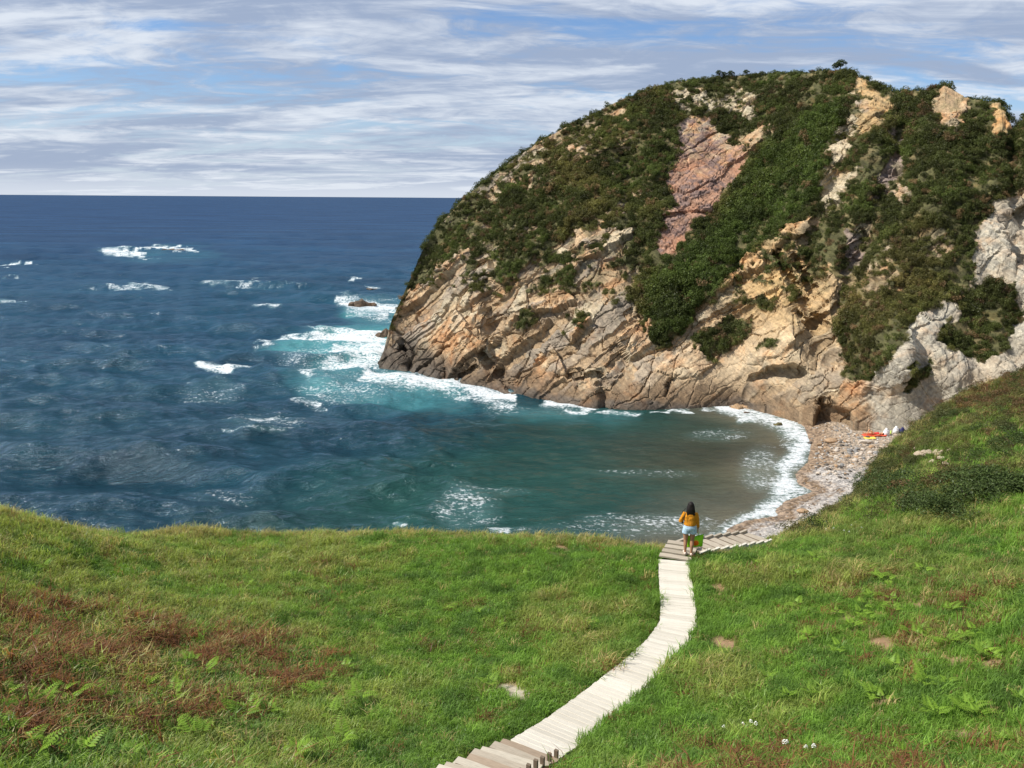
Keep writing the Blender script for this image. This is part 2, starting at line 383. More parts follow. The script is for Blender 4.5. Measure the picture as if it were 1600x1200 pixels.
# ------------------------------------------------------------------ HEADLAND
# base line pixels with height above the sea; silhouette pixels with how much farther the crest lies
BASE = [(592, 572, 0), (600, 580, 0), (650, 585, 0), (690, 594, 0), (730, 607, 0), (800, 616, 0), (850, 621, 0), (915, 636, 0), (1000, 641, 0), (1080, 638, 0), (1150, 634, 0), (1200, 634, 0.8),
        (1270, 648, 1.2), (1340, 660, 1.3), (1400, 663, 1.5), (1500, 668, 1.6), (1600, 674, 1.7), (1700, 690, 1.7), (1900, 700, 2)]
TOP = [(592, 566, 0.6), (598, 552, 1.0), (606, 520, 3.0), (612, 500, 4.5), (625, 472, 7), (640, 438, 10), (660, 392, 14), (690, 347, 19), (722, 312, 24), (760, 282, 28), (800, 252, 31), (840, 222, 34), (880, 200, 37), (920, 183, 39),
       (960, 160, 41), (1000, 145, 42), (1050, 130, 43), (1110, 122, 43), (1180, 117, 42), (1240, 114, 41), (1310, 110, 39), (1330, 112, 38), (1345, 120, 37), (1380, 140, 35), (1400, 145, 34), (1440, 142, 32), (1475, 133, 31),
       (1510, 152, 29), (1545, 160, 28), (1562, 160, 27), (1575, 184, 27), (1582, 203, 26), (1600, 186, 25), (1640, 170, 24), (1700, 150, 24), (1900, 120, 26)]
VEGP = {  # polygons of bare rock (pixels), colour zone
 'low': [(585, 600), (600, 530), (622, 481), (650, 455), (684, 419), (717, 408), (752, 418), (775, 462), (806, 446), (882, 436), (900, 410), (940, 375), (985, 310), (1000, 330), (976, 398), (1000, 432), (1004, 490), (1034, 545), (1062, 525), (1085, 492), (1130, 452), (1160, 410), (1195, 388), (1240, 352), (1268, 338),
         (1284, 340), (1268, 372), (1290, 410), (1312, 428), (1314, 480), (1306, 545), (1330, 598), (1360, 590), (1392, 566), (1412, 528), (1440, 498), (1466, 478), (1482, 490), (1462, 530), (1500, 552), (1555, 560), (1585, 515), (1600, 470), (2000, 470), (2000, 760), (585, 760)],
 'red': [(1056, 190), (1080, 182), (1104, 196), (1130, 208), (1156, 226), (1170, 240), (1166, 260), (1138, 290), (1122, 320), (1104, 336), (1078, 366), (1050, 404), (1030, 392), (1038, 345), (1050, 318), (1046, 270), (1060, 230)],
 'crag': [(1040, 150), (1085, 140), (1140, 150), (1180, 140), (1186, 178), (1165, 185), (1130, 170), (1100, 178), (1060, 172)],
 'ext': [(1150, 212), (1195, 192), (1218, 198), (1200, 222), (1190, 235), (1172, 240)],
 'ridge': [(1326, 116), (1350, 118), (1378, 140), (1398, 158), (1388, 190), (1362, 206), (1342, 214), (1336, 190), (1350, 160)],
 'streak': [(1312, 190), (1335, 188), (1345, 206), (1322, 222), (1316, 250), (1302, 268), (1340, 262), (1344, 256), (1336, 285), (1312, 318), (1300, 342), (1286, 342), (1288, 300), (1280, 268), (1292, 240), (1300, 216)],
 'slab': [(1392, 205), (1410, 180), (1402, 225), (1406, 258), (1392, 286), (1378, 312), (1370, 300), (1380, 262), (1394, 240)],
 'slab2': [(1322, 356), (1346, 350), (1348, 400), (1336, 436), (1326, 430)],
 'bit': [(1350, 345), (1364, 348), (1358, 374), (1348, 382)],
 'pin': [(1452, 182), (1462, 140), (1480, 130), (1502, 145), (1515, 166), (1500, 205), (1476, 205)],
 'pin2': [(1544, 172), (1562, 156), (1580, 188), (1574, 222), (1556, 208)],
 'right': [(1516, 440), (1512, 396), (1530, 350), (1552, 318), (1600, 290), (2000, 250), (2000, 480), (1600, 480), (1575, 440), (1550, 430)],
 'edge': [(890, 205), (872, 198), (820, 236), (770, 276), (742, 296), (775, 292), (830, 246)],
 'edge2': [(940, 178), (985, 160), (1000, 172), (960, 188)],
}
VEGIN = [[(865, 528), (890, 498), (925, 492), (942, 505), (915, 528), (880, 540)], [(1085, 550), (1100, 512), (1150, 495), (1168, 508), (1150, 540), (1110, 556)], [(1180, 545), (1195, 530), (1215, 535), (1200, 552)],
         [(1412, 606), (1425, 575), (1452, 556), (1446, 590), (1425, 610)], [(1166, 476), (1185, 462), (1205, 468), (1190, 480)], [(800, 500), (835, 480), (845, 505), (820, 520)], [(985, 520), (1005, 500), (1012, 525), (995, 530)],
         [(1255, 385), (1272, 360), (1290, 400), (1280, 430), (1262, 415)], [(1320, 590), (1345, 560), (1396, 560), (1360, 598)]]
def interp(tab, u, k):
    t = np.array(tab, float); return np.interp(u, t[:, 0], t[:, k])
def smooth1(a, n):
    k = np.ones(n) / n; return np.convolve(np.pad(a, n // 2, mode='edge'), k, 'valid')[:len(a)]
HEAD = {}
def build_headland():
    NU, NV, NB = 820, 430, 40
    u = np.concatenate([np.linspace(592, 720, 130, endpoint=False), np.linspace(720, 1640, 650, endpoint=False), np.linspace(1640, 1900, 40)])
    NU = len(u)
    yb = interp(BASE, u, 1); zb = interp(BASE, u, 2); yt = interp(TOP, u, 1); dd = smooth1(interp(TOP, u, 2), 21)
    yb = smooth1(yb, 9)
    B = at_z(u, yb, 0.0); rb = rays(u, yb)
    t_ = (zb - CAMZ) / rb[:, 2]; B = CAM + rb * t_[:, None]
    r0 = np.hypot(B[:, 0], B[:, 1]); r0 = smooth1(r0, 25)
    r1 = r0 + dd
    # follow a straight vertical plane per column in plan: direction from base pixel
    az = np.arctan2(B[:, 0], B[:, 1])
    cn = np.stack([u * 0.05, u * 0, u * 0], 1); yt = yt + (2.2 * fbm(cn, 4, 44, 0.65) + 5.0 * fbm(cn * 1.7, 4, 45, 0.65) * sstep(u, 1320, 1380)) * sstep(u, 640, 760)
    T = rays(u, yt); hT = np.hypot(T[:, 0], T[:, 1]); zt = CAMZ + T[:, 2] / hT * r1
    azt = np.arctan2(T[:, 0], T[:, 1])
    tv = np.linspace(0, 1, NV)
    tv = np.concatenate([[-0.06], tv[1:]]) if False else tv
    U = np.repeat(u[:, None], NV, 1); TV = np.repeat(tv[None], NU, 0)
    prof = TV ** 1.22                                            # steeper at the foot
    R = r0[:, None] + (r1 - r0)[:, None] * prof
    Zb = np.where(TV >= 0, 1, 1) * ((zb - 1.6)[:, None] * (1 - TV) + (zt)[:, None] * TV)
    # pinned below water at the foot
    Zb = (zb[:, None]) + (zt - zb)[:, None] * TV
    foot = TV < 0.0
    AZ = az[:, None] + (azt - az)[:, None] * TV
    P = np.stack([np.sin(AZ) * R, np.cos(AZ) * R, Zb], -1).reshape(-1, 3)
    PX = project(P)
    Pn = P.copy()
    # --- large relief, moved along the line of sight
    g = fbm(P * np.array([0.055, 0.055, 0.04]), 3, 41) * 3.2 + fbm(P * 0.16, 3, 43) * 1.5
    gul = 2.6 * np.exp(-(dist_line(PX, [(1330, 210), (1300, 300), (1270, 380), (1262, 470), (1290, 560)]) / 22) ** 2)
    gul += 2.2 * np.exp(-(dist_line(PX, [(1420, 170), (1390, 300), (1330, 420), (1312, 560)]) / 20) ** 2)
    gul += 1.6 * np.exp(-(dist_line(PX, [(980, 250), (1000, 400), (1010, 500), (970, 600)]) / 22) ** 2)
    gul += 1.5 * np.exp(-(dist_line(PX, [(760, 420), (770, 520), (780, 610)]) / 14) ** 2)
    bul = -3.0 * np.exp(-(np.hypot((PX[:, 0] - 1190) / 75, (PX[:, 1] - 540) / 90)) ** 2) - 2.4 * np.exp(-(np.hypot((PX[:, 0] - 1110) / 60, (PX[:, 1] - 420) / 90)) ** 2)
    bul += -3.0 * np.exp(-(np.hypot((PX[:, 0] - 1400) / 55, (PX[:, 1] - 530) / 80)) ** 2) - 2.5 * np.exp(-(np.hypot((PX[:, 0] - 1450) / 70, (PX[:, 1] - 360) / 110)) ** 2)
    ed = (np.minimum(TV, 1 - TV) * 8).clip(0, 1).ravel()
    fade = ed * sstep(PX[:, 0], 596, 660)
    shift = (g + gul + bul) * fade
    cave = [(1160, 606), (1172, 588), (1200, 574), (1235, 568), (1262, 580), (1268, 600), (1240, 606), (1200, 622), (1160, 628)]
    cave2 = [(1272, 650), (1280, 624), (1300, 622), (1318, 636), (1336, 640), (1334, 662), (1300, 664)]
    cave3 = [(1033, 604), (1046, 588), (1064, 582), (1056, 602), (1040, 620)]
    cave4 = [(1562, 340), (1600, 318), (1700, 330), (1700, 420), (1600, 420), (1575, 400)]
    pxn = PX + np.stack([fbm(P * 0.9, 3, 51), fbm(P * 0.9, 3, 52)], 1) * 5
    for c, dp in ((cave, 2.2), (cave2, 1.9), (cave3, 1.4), (cave4, 1.6)):
        k_ = 1 - sstep(sdf(pxn, c), -7, 1.5); shift += dp * k_ * (1.15 - 1.0 * sstep(PX[:, 1], 572, 604) if c is cave else 1)
    for ln, w, dp in (([(1213, 392), (1238, 436), (1262, 482), (1272, 500)], 5, 1.6), ([(1240, 400), (1262, 442), (1288, 474)], 4, 1.3), ([(1246, 490), (1268, 505), (1282, 512)], 5, 1.8), ([(728, 524), (752, 548), (764, 566)], 4, 1.5),
                      ([(768, 508), (782, 500)], 7, 1.5), ([(716, 588), (738, 572)], 3, 1.2), ([(628, 548), (648, 556), (640, 575)], 6, 1.3), ([(692, 545), (700, 575), (696, 592)], 5, 1.1), ([(780, 580), (800, 610)], 5, 1.2),
                      ([(905, 590), (935, 585), (950, 600)], 4, 0.8), ([(940, 600), (946, 636)], 6, 1.0), ([(1030, 340), (1080, 334), (1120, 330)], 3, 1.0), ([(870, 590), (905, 580)], 3, .7)):
        shift += dp * np.exp(-(dist_line(pxn, ln) / w) ** 2)
    D = P - CAM; D = D / np.hypot(D[:, 0], D[:, 1])[:, None]
    P2 = P + D * shift[:, None]
    # --- masks
    w1 = fbm(P * 0.5, 4, 61); w2 = fbm(P * 0.5, 4, 62); w3 = fbm(P * 1.4, 3, 63)
    w4 = fbm(P * 2.2, 3, 64); pw = PX + np.stack([w1, w2], 1) * 18 + np.stack([w3, -w3], 1) * 9 + np.stack([w4, w4], 1) * 5
    rock = np.zeros(len(P)); zone = {}
    for k, poly in VEGP.items():
        z = 1 - sstep(sdf(pw, poly), -4, 4); zone[k] = z; rock = np.maximum(rock, z)
    for poly in VEGIN: rock *= sstep(sdf(pw, poly), -4, 4)
    # outcrops among the scrub and tufts on the rock
    out = sstep(fbm(P * 0.33, 4, 71) + 0.6 * fbm(P * 1.2, 3, 72), 0.20, 0.38) * (PX[:, 0] < 1050)
    rock = np.maximum(rock, out * 0.9 * (1 - sstep(PX[:, 0], 960, 1050)))
    nb = np.array([-0.62, 0.26, 0.74]); nb /= np.linalg.norm(nb); e1 = np.cross(nb, [0, 1, 0]); e1 /= np.linalg.norm(e1); e2 = np.cross(nb, e1)
    rq = np.stack([(P @ nb) * 0.42, (P @ e1) * 0.075, (P @ e2) * 0.075], 1); rib = fbm(rq, 3, 73) + 0.45 * fbm(P * 0.8, 3, 74)
    rwt = np.where(PX[:, 0] < 1010, 1.0, np.where(PX[:, 0] < 1290, 0.0, 0.75))
    thk = 1 - sstep(sdf(PX, [(1010, 545), (1000, 440), (1110, 345), (1200, 215), (1320, 140), (1320, 200), (1290, 300), (1190, 385), (1070, 520)]), -10, 15)
    rock = np.maximum(rock, sstep(rib, 0.18, 0.31) * rwt * (0.55 + 0.45 * sstep(PX[:, 1], 330, 430)) * (1 - thk) * 0.95)
    vq = np.stack([P[:, 0] * 0.30 + P[:, 2] * 0.12, P[:, 1] * 0.08, P[:, 2] * 0.05], 1); vr = fbm(vq, 3, 78) + 0.4 * fbm(P * 0.8, 3, 79)
    rock = np.maximum(rock, sstep(vr, 0.21, 0.34) * 0.85 * sstep(PX[:, 0], 1280, 1340) * (1 - sstep(PX[:, 1], 330, 420)))
    hi = sstep(P[:, 2], 5, 16)
    tuft = sstep(fbm(P * 0.55, 4, 75) + 0.35 * fbm(P * 2.1, 2, 76), 0.06, 0.26) * hi * (1 - 0.6 * zone['red']) * (1 - 0.6 * sstep(PX[:, 0], 1180, 1330))
    rock = rock * (1 - 0.92 * tuft)
    # --- rock relief
    nb = np.array([-0.62, 0.26, 0.74]); nb /= np.linalg.norm(nb)
    e1 = np.cross(nb, [0, 1, 0]); e1 /= np.linalg.norm(e1); e2 = np.cross(nb, e1)
    s = P2 @ nb + 1.3 * fbm(P2 * 0.10, 3, 81) + 0.25 * w3; a = P2 @ e1; b = P2 @ e2
    rel = np.zeros(len(P)); bedh = {}
    for th, ln, amp, sd_ in ((2.9, 15.0, 1.35, 1), (1.05, 7.0, 0.42, 2), (0.36, 3.0, 0.10, 3)):
        q = s / th + 0.35 * fbm(P2 * 0.7 / th, 2, 90 + sd_); i = np.floor(q); f = q - i
        ja = np.floor(a / ln + hash3(i, i, i, sd_) * 7 + 0.3 * vnoise(P2 / ln, 5)); jb = np.floor(b / (ln * 0.8) + hash3(i, i, i, sd_ + 9) * 5)
        h = hash3(i, ja, jb, sd_); h2 = hash3(i + 1, ja, jb, sd_)
        bl = sstep(f, 0.86, 1.0); rel += amp * ((h * (1 - bl) + h2 * bl) - 0.5); bedh[sd_] = h
    f1, f2, cid = worley(np.stack([s * 0.55, a * 0.22, b * 0.22], 1), 3)
    rel += -0.30 * (1 - sstep(f2 - f1, 0.0, 0.05)) + 0.25 * (cid - 0.5)
    rel += 0.12 * fbm(P2 * 1.3, 4, 84)
    white = np.clip(np.maximum(sstep(pw[:, 0] - (pw[:, 1] - 560) * 0.2, 1325, 1350) * sstep(pw[:, 1], 455, 490), sstep(sdf(pw, VEGP['right']), 20, -5) * sstep(pw[:, 1], 280, 330)), 0, 1)
    # pale right-hand cliff: vertical folds instead of beds
    fold = 0.6 * np.sin(P2[:, 0] * 1.5 + P2[:, 1] * 0.8 + 2.5 * fbm(P2 * 0.3, 3, 86)) + 0.35 * fbm(P2 * np.array([1.6, 1.6, 0.35]), 4, 87)
    smooth_ = np.clip(np.exp(-(np.hypot((PX[:, 0] - 1150) / 120, (PX[:, 1] - 575) / 45)) ** 2), 0, 1) * 0.65
    rel = rel * (1 - smooth_) * (1 - 0.75 * white) * (1 - 0.5 * zone['red']) + 0.75 * fold * white
    P2g = P2.reshape(NU, NV, 3)
    du = np.gradient(P2g, axis=0); dv = np.gradient(P2g, axis=1); nr = np.cross(du, dv); nr /= np.maximum(np.linalg.norm(nr, axis=2, keepdims=True), 1e-9)
    nr = nr.reshape(-1, 3); sg = np.sign((nr * D).sum(1)); nr = -nr * sg[:, None]
    bmp = 0.6 * fbm(P2 * 0.38, 4, 88, 0.6)
    amt = rel * np.clip(rock, 0.15, 1) + bmp * (1 - rock)
    amt *= (0.25 + 0.75 * ed) * (0.35 + 0.65 * sstep(PX[:, 0], 596, 640))
    P3 = P2 + nr * amt[:, None]
    # --- colours
    tan = np.array([0.385, 0.275, 0.165]); gold = np.array([0.46, 0.31, 0.14]); red = np.array([0.345, 0.195, 0.132]); pale = np.array([0.48, 0.415, 0.29]); grey = np.array([0.285, 0.245, 0.195]); dark = np.array([0.075, 0.062, 0.05]); wetb = np.array([0.17, 0.115, 0.07]); rust = np.array([0.36, 0.19, 0.085])
    def lerp(C, c, k): return C + (c - C) * np.clip(k, 0, 1)[:, None]
    C = np.repeat(tan[None], len(P), 0)
    C = lerp(C, grey, sstep(bedh[2] + 0.3 * w1, 0.5, 0.85) * 0.8)
    C = C * (0.80 + 0.42 * bedh[1])[:, None]
    C = lerp(C, pale, sstep(cid + 0.3 * w2, 0.72, 0.95) * 0.7)
    C = lerp(C, rust, sstep(bedh[1] * 0.6 + 0.6 * w2 + 0.2 * bedh[3], 0.52, 0.78) * 0.75)
    C = lerp(C, pale, sstep(bedh[3] * 0.5 + 0.6 * w3, 0.42, 0.8) * 0.5)
    gm = np.exp(-(np.hypot((pw[:, 0] - 1215) / 95, (pw[:, 1] - 440) / 105)) ** 2); C = lerp(C, gold, gm * 1.0 * (0.5 + 0.6 * bedh[2]))
    C = lerp(C, np.array([0.50, 0.40, 0.27]), np.exp(-(np.hypot((pw[:, 0] - 1150) / 120, (pw[:, 1] - 565) / 45)) ** 2) * 0.7)
    C = lerp(C, red, zone['red'] * sstep(PX[:, 1] + 60 * w1 + 50 * w3, 180, 270) * 0.9)
    C = lerp(C, np.array([0.17, 0.125, 0.115]), zone['red'] * sstep(w3 + 0.5 * w2 + bedh[2] - .5, 0.05, 0.5) * 0.8)
    C = lerp(C, pale, np.maximum(zone['crag'], zone['streak']) * 0.75)
    C = lerp(C, gold, np.maximum(zone['ridge'], zone['pin2']) * 0.7)
    C = lerp(C, np.array([0.22, 0.17, 0.15]), np.maximum(zone['slab'], zone['slab2']) * 0.85)
    C = lerp(C, np.array([0.40, 0.37, 0.30]) * (0.82 + 0.3 * sstep(w1, -.5, .5))[:, None], white * (0.6 + 0.35 * sstep(w2 + .5 * w3, -.4, .3)))
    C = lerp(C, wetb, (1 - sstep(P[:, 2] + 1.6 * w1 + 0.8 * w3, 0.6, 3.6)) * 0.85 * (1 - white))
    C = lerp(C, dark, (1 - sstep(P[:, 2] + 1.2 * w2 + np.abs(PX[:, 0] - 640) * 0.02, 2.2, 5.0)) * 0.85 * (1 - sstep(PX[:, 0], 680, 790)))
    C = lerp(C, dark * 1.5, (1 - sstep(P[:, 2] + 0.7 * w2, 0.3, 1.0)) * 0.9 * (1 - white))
    lich = sstep(fbm(P * 1.0, 4, 77), -0.05, 0.4) * hi * 0.55 * (1 - white) * (1 - zone['red']); C = lerp(C, np.array([0.15, 0.135, 0.07]), lich)
    soil = np.array([0.085, 0.082, 0.034]) * (1 + 0.5 * w3)[:, None] 
    dry = np.array([0.20, 0.155, 0.075])
    soilc = lerp(soil, dry, sstep(w1 + 0.5 * w3, 0.05, 0.5) * 0.7)
    vegm = 1 - sstep(rock, 0.35, 0.65)
    C = lerp(C, soilc, vegm)
    # --- back side of the headland falling to the sea
    Pg = P3.reshape(NU, NV, 3); Cg = C.reshape(NU, NV, 3)
    k = np.linspace(0, 1, NB + 1)[1:]
    topP = Pg[:, -1]; dirv = np.stack([np.sin(azt), np.cos(azt)], 1); zt_ = topP[:, 2]
    Lb = np.maximum(zt_ * 1.4, 1.0) + 4
    BR = topP[:, None, :2] + dirv[:, None] * (Lb[:, None] * k[None])[..., None]
    BZ = zt_[:, None] - (zt_ + 2.5)[:, None] * (k ** 1.5)[None]
    back = np.concatenate([BR, BZ[..., None]], 2); bb = back.reshape(-1, 3)
    bb[:, 2] += 0.5 * fbm(bb * 0.3, 3, 95) * np.repeat(sstep(k, 0, .3)[None], NU, 0).ravel(); back = bb.reshape(NU, NB, 3)
    # skirt below the water at the foot
    sk = Pg[:, :1].copy(); sk[..., 2] -= 3.0; sk[..., :2] -= dirv[:, None] * 0.6
    allP = np.concatenate([sk, Pg, back], 1)
    cb = np.repeat(Cg[:, -1:], NB, 1); allC = np.concatenate([Cg[:, :1], Cg, cb], 1)
    q = grid_faces(NU, NV + NB + 1)[:, ::-1]
    me = mesh_np('headland', allP.reshape(-1, 3), q, False)
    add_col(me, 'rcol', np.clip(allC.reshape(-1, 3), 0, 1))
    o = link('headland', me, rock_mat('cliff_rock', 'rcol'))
    tag(o, 'steep rocky headland with dark green scrub above tan cliffs', kind='structure')
    HEAD.update(P=P3, veg=vegm, PX=PX, nr=nr, C=C, NU=NU, NV=NV, w1=w1, w2=w2, back=back)
build_headland()

# ------------------------------------------------------------------ SEA
def build_sea():
    azs = np.radians(np.linspace(-52, 52, 760)); inv = np.linspace(1 / 30.0, 1 / 3000.0, 800)
    r = np.concatenate([1 / inv, [4500, 8000, 20000, 60000, 130000]]); A, R = np.meshgrid(azs, r, indexing='ij')
    X = np.sin(A) * R; Y = np.cos(A) * R; XY = np.stack([X.ravel(), Y.ravel()], 1); Rr = R.ravel()
    dr = np.gradient(r); sp = np.maximum(np.repeat(dr[None], len(azs), 0).ravel() * 0.55, Rr * (azs[1] - azs[0]))
    P0 = np.concatenate([XY, np.zeros((len(XY), 1))], 1); PX = project(P0)
    ss = shore_sd(XY); calm = sstep(-ss, 0, 22)
    bay = 1 - 0.62 * (1 - sstep(np.hypot((PX[:, 0] - 1020) / 330, (PX[:, 1] - 720) / 130), 0.55, 1.25))
    rg = np.random.default_rng(3); H = np.zeros(len(XY)); DX = np.zeros(len(XY)); DY = np.zeros(len(XY))
    near = Rr < 900
    wa = 0.88 + 0.35 * fbm(P0 * 0.02, 3, 101)
    for k in range(74):
        Lw = 0.7 * (26 / 0.7) ** (k / 73.0) ; th = math.radians(-97 + rg.normal(0, 30 if Lw < 9 else 16)); d = np.array([math.cos(th), math.sin(th)])
        kk = 2 * math.pi / Lw; amp = 0.0098 * (0.66 + 0.50 * math.exp(-(math.log(Lw / 5.0) / 0.8) ** 2)) * Lw ** 0.86 * (0.6 + 0.8 * rg.random()) * (1.0 + 0.5 * min(1, max(0, (Lw - 3) / 4))); ph = rg.random() * 6.28
        m = sstep(Lw / sp, 2.2, 4.5); ok = near & (m > 0)
        arg = kk * (XY[ok] @ d) + ph; ca = np.cos(arg); sa = np.sin(arg); w = amp * m[ok]
        H[ok] += w * ca; DX[ok] -= w * 0.45 * d[0] * sa; DY[ok] -= w * 0.45 * d[1] * sa
    env = calm * bay * np.clip(wa, 0.35, 1.5)
    H *= env; DX *= env; DY *= env
    # single swells that can be followed in the photograph: (pixels of the crest, height, width)
    for ln, hh, ww in (([(330, 752), (450, 742), (560, 716), (640, 694), (730, 678), (800, 672)], 0.36, 2.8), ([(-40, 585), (60, 590), (150, 592), (240, 600)], 0.6, 2.6), ([(420, 578), (480, 564), (540, 556), (590, 556)], 0.8, 2.2),
                       ([(60, 395), (120, 393), (190, 390)], 1.7, 5), ([(30, 412), (110, 412), (180, 405)], 1.0, 4), ([(560, 470), (620, 476)], 0.7, 2.4), ([(680, 790), (760, 770), (900, 758), (1050, 768)], 0.20, 2.0),
                       ([(150, 700), (280, 712), (350, 706)], 0.4, 2.2), ([(390, 660), (480, 668), (560, 655)], 0.35, 2.0)):
        w3 = at_z(np.array([a[0] for a in ln]), np.array([a[1] for a in ln]))[:, :2]; sel = np.nonzero((Rr < 420))[0]
        dd = dist_line(XY[sel], w3) + 0.5 * fbm(P0[sel] * 0.12, 2, 111); H[sel] += hh * np.exp(-(dd / ww) ** 2) * (0.7 + 0.5 * fbm(P0[sel] * 0.08, 2, 113))
    P = np.stack([XY[:, 0] + DX, XY[:, 1] + DY, H], 1)
    # ---- water colour: depth and sea bed
    n1 = fbm(P0 * 0.03, 4, 121); n2 = fbm(P0 * 0.13, 3, 122)
    deep = np.array([0.013, 0.037, 0.088]); mid = np.array([0.009, 0.044, 0.074]); nearc = np.array([0.006, 0.032, 0.046]); brown = np.array([0.040, 0.048, 0.030]); green = np.array([0.011, 0.046, 0.038]); turq = np.array([0.055, 0.20, 0.215]); sandy = np.array([0.15, 0.125, 0.085])
    def lerp(C, c, k): return C + (c - C) * np.clip(k, 0, 1)[:, None]
    yy = PX[:, 1] + n1 * 30 * sstep(PX[:, 1], 330, 420)
    C = np.repeat(deep[None], len(P), 0); C = lerp(C, mid, sstep(yy, 330, 480)); C = lerp(C, nearc, sstep(yy, 480, 680)); C = lerp(C, green, sstep(PX[:, 0] * 0.35 + yy + 20 * n2, 860, 990))
    pw = PX + np.stack([n2 * 30, n1 * 14 + n2 * 8], 1)
    C = lerp(C, brown, (1 - sstep(np.hypot((pw[:, 0] - 1150) / 260, (pw[:, 1] - 715) / 85), 0.25, 1.1)))
    C = lerp(C, sandy, sstep(ss + n2 * 2.0, -9, -1.0) * 0.7)
    tq = np.zeros(len(P))
    for poly, s_ in (([(400, 548), (440, 528), (520, 505), (545, 484), (640, 476), (640, 600), (720, 600), (730, 630), (640, 632), (560, 622), (470, 606), (440, 592), (540, 560)], 1.0), ([(160, 396), (200, 388), (330, 392), (340, 405), (230, 408)], 0.3), ([(700, 615), (820, 622), (1000, 645), (960, 655), (800, 645)], 0.5)):
        tq = np.maximum(tq, s_ * (1 - sstep(sdf(pw, poly), -14, 16)))
    C = lerp(C, turq, tq * (0.45 + 0.7 * sstep(n2, -0.4, 0.5)))
    # ---- foam
    n4 = fbm(P0 * 0.55, 3, 124, 0.6); foam = np.zeros(len(P)); fw_ = PX + np.stack([n2 * 22 + n4 * 16, n2 * 5 + n4 * 5], 1)
    def fline(ln, w, s_, ax=1.0):
        L = np.array(ln, float) * [1, ax]; Q = fw_ * [1, ax]; d = dist_line(Q, L); return 0.92 * s_ * (1 - sstep(d, 0.05 * w, 2.1 * w))
    for ln, w, s_, ax in (([(537, 474), (560, 477), (620, 481), (650, 484)], 9, 1.0, 1.0), ([(548, 486), (600, 492)], 9, .7, 1), ([(495, 528), (560, 526), (605, 530)], 9, .95, 1), ([(530, 550), (600, 546)], 9, .95, 1), ([(560, 535), (610, 560)], 13, .8, 1), ([(470, 590), (520, 572), (600, 552)], 10, .85, 1.2), ([(330, 574), (362, 580)], 8, 1.0, 1), ([(370, 577), (420, 572)], 5, .85, 1.4), ([(402, 540), (440, 529), (480, 526)], 5, .8, 1.4),
                      ([(560, 590), (650, 594), (700, 604), (725, 608)], 10, .95, 1), ([(640, 603), (720, 610)], 10, .9, 1), ([(725, 610), (790, 618)], 7, .95, 1), ([(850, 626), (900, 628), (915, 638)], 7, .95, 1), ([(880, 640), (915, 642)], 5, .7, 1.4), ([(940, 642), (1000, 648)], 5, .8, 1.4), ([(740, 620), (800, 634)], 8, .6, 1), ([(1020, 645), (1075, 643)], 3, .8, 1.8),
                      ([(165, 393), (200, 396), (218, 396)], 6, 1.0, 1.5), ([(208, 389), (250, 388), (305, 391)], 4, 1.0, 1.8), ([(-20, 413), (50, 412)], 3, 1.0, 2), ([(210, 405), (245, 404)], 3, .7, 2), ([(180, 450), (240, 447), (258, 450)], 5, .75, 1.8), ([(305, 441), (380, 444), (420, 438)], 4, .6, 2), ([(385, 478), (425, 482)], 5, .75, 1.6), ([(0, 470), (35, 474)], 5, .7, 1.8), ([(120, 452), (155, 451)], 3, .5, 2), ([(355, 449), (470, 446)], 3, .4, 2), ([(0, 434), (30, 434)], 2, .6, 2),
                      ([(545, 438), (565, 437)], 3, .9, 2), ([(565, 449), (595, 451)], 3, .8, 2), ([(410, 658), (445, 650)], 9, .75, 1.2), ([(335, 680), (400, 684), (450, 678)], 4, .5, 1.6), ([(460, 620), (500, 628)], 7, .6, 1.3), ([(380, 600), (440, 604)], 5, .35, 1.6), ([(60, 722), (85, 720)], 3, .5, 2), ([(610, 808), (625, 812)], 4, .7, 1.3), ([(765, 832), (790, 838)], 7, .8, 1), ([(1040, 640), (1075, 640)], 3, .6, 2),
                      ([(1130, 636), (1170, 646), (1205, 652)], 9, 1.0, 1), ([(1160, 655), (1200, 650)], 8, .9, 1.2), ([(1100, 640), (1140, 640)], 4, .6, 1.5)):
        foam = np.maximum(foam, fline(ln, w, s_, ax))
    surf = [(1150, 632), (1210, 640), (1245, 656), (1262, 672), (1272, 700), (1266, 725), (1246, 741), (1250, 756), (1276, 768), (1230, 783), (1214, 798), (1220, 806), (1168, 814), (1140, 826), (1133, 842), (1131, 875), (1075, 880), (1100, 842), (1135, 812), (1165, 794), (1190, 772), (1215, 738), (1228, 712), (1226, 690), (1205, 668), (1170, 650)]
    foam = np.maximum(foam, 1.0 * (1 - sstep(sdf(PX + np.stack([n2 * 16 + n4 * 10, n2 * 6 + n4 * 5], 1), surf), -27, 23)))
    for x, y, a, b, s_ in ((1030, 820, 160, 32, .40), (720, 800, 60, 50, .40), (760, 770, 120, 12, .36), (1190, 735, 60, 60, .46), (1120, 680, 90, 20, .34), (950, 815, 100, 24, .38), (330, 610, 90, 25, .35), (540, 605, 120, 40, .42), (350, 770, 120, 25, .28), (420, 660, 120, 40, .36), (1010, 740, 150, 14, .30), (1085, 845, 40, 20, .6), (570, 555, 90, 60, .50), (500, 560, 110, 40, .40), (660, 600, 120, 30, .48), (850, 640, 160, 14, .34), (900, 830, 260, 26, .36), (730, 790, 90, 60, .42)):
        foam = np.maximum(foam, s_ * (1 - sstep(np.hypot((PX[:, 0] - x) / a, (PX[:, 1] - y) / b), 0.3, 1.0)))
    me = mesh_np('sea', P, grid_faces(len(azs), len(r))); add_col(me, 'wcol', np.clip(C, 0, 1)); add_float(me, 'foam', np.clip(foam, 0, 1.2))
    m = NT('sea_water'); p = m.pos(); c = m.attr('wcol'); f = m.attr('foam', 'Fac')
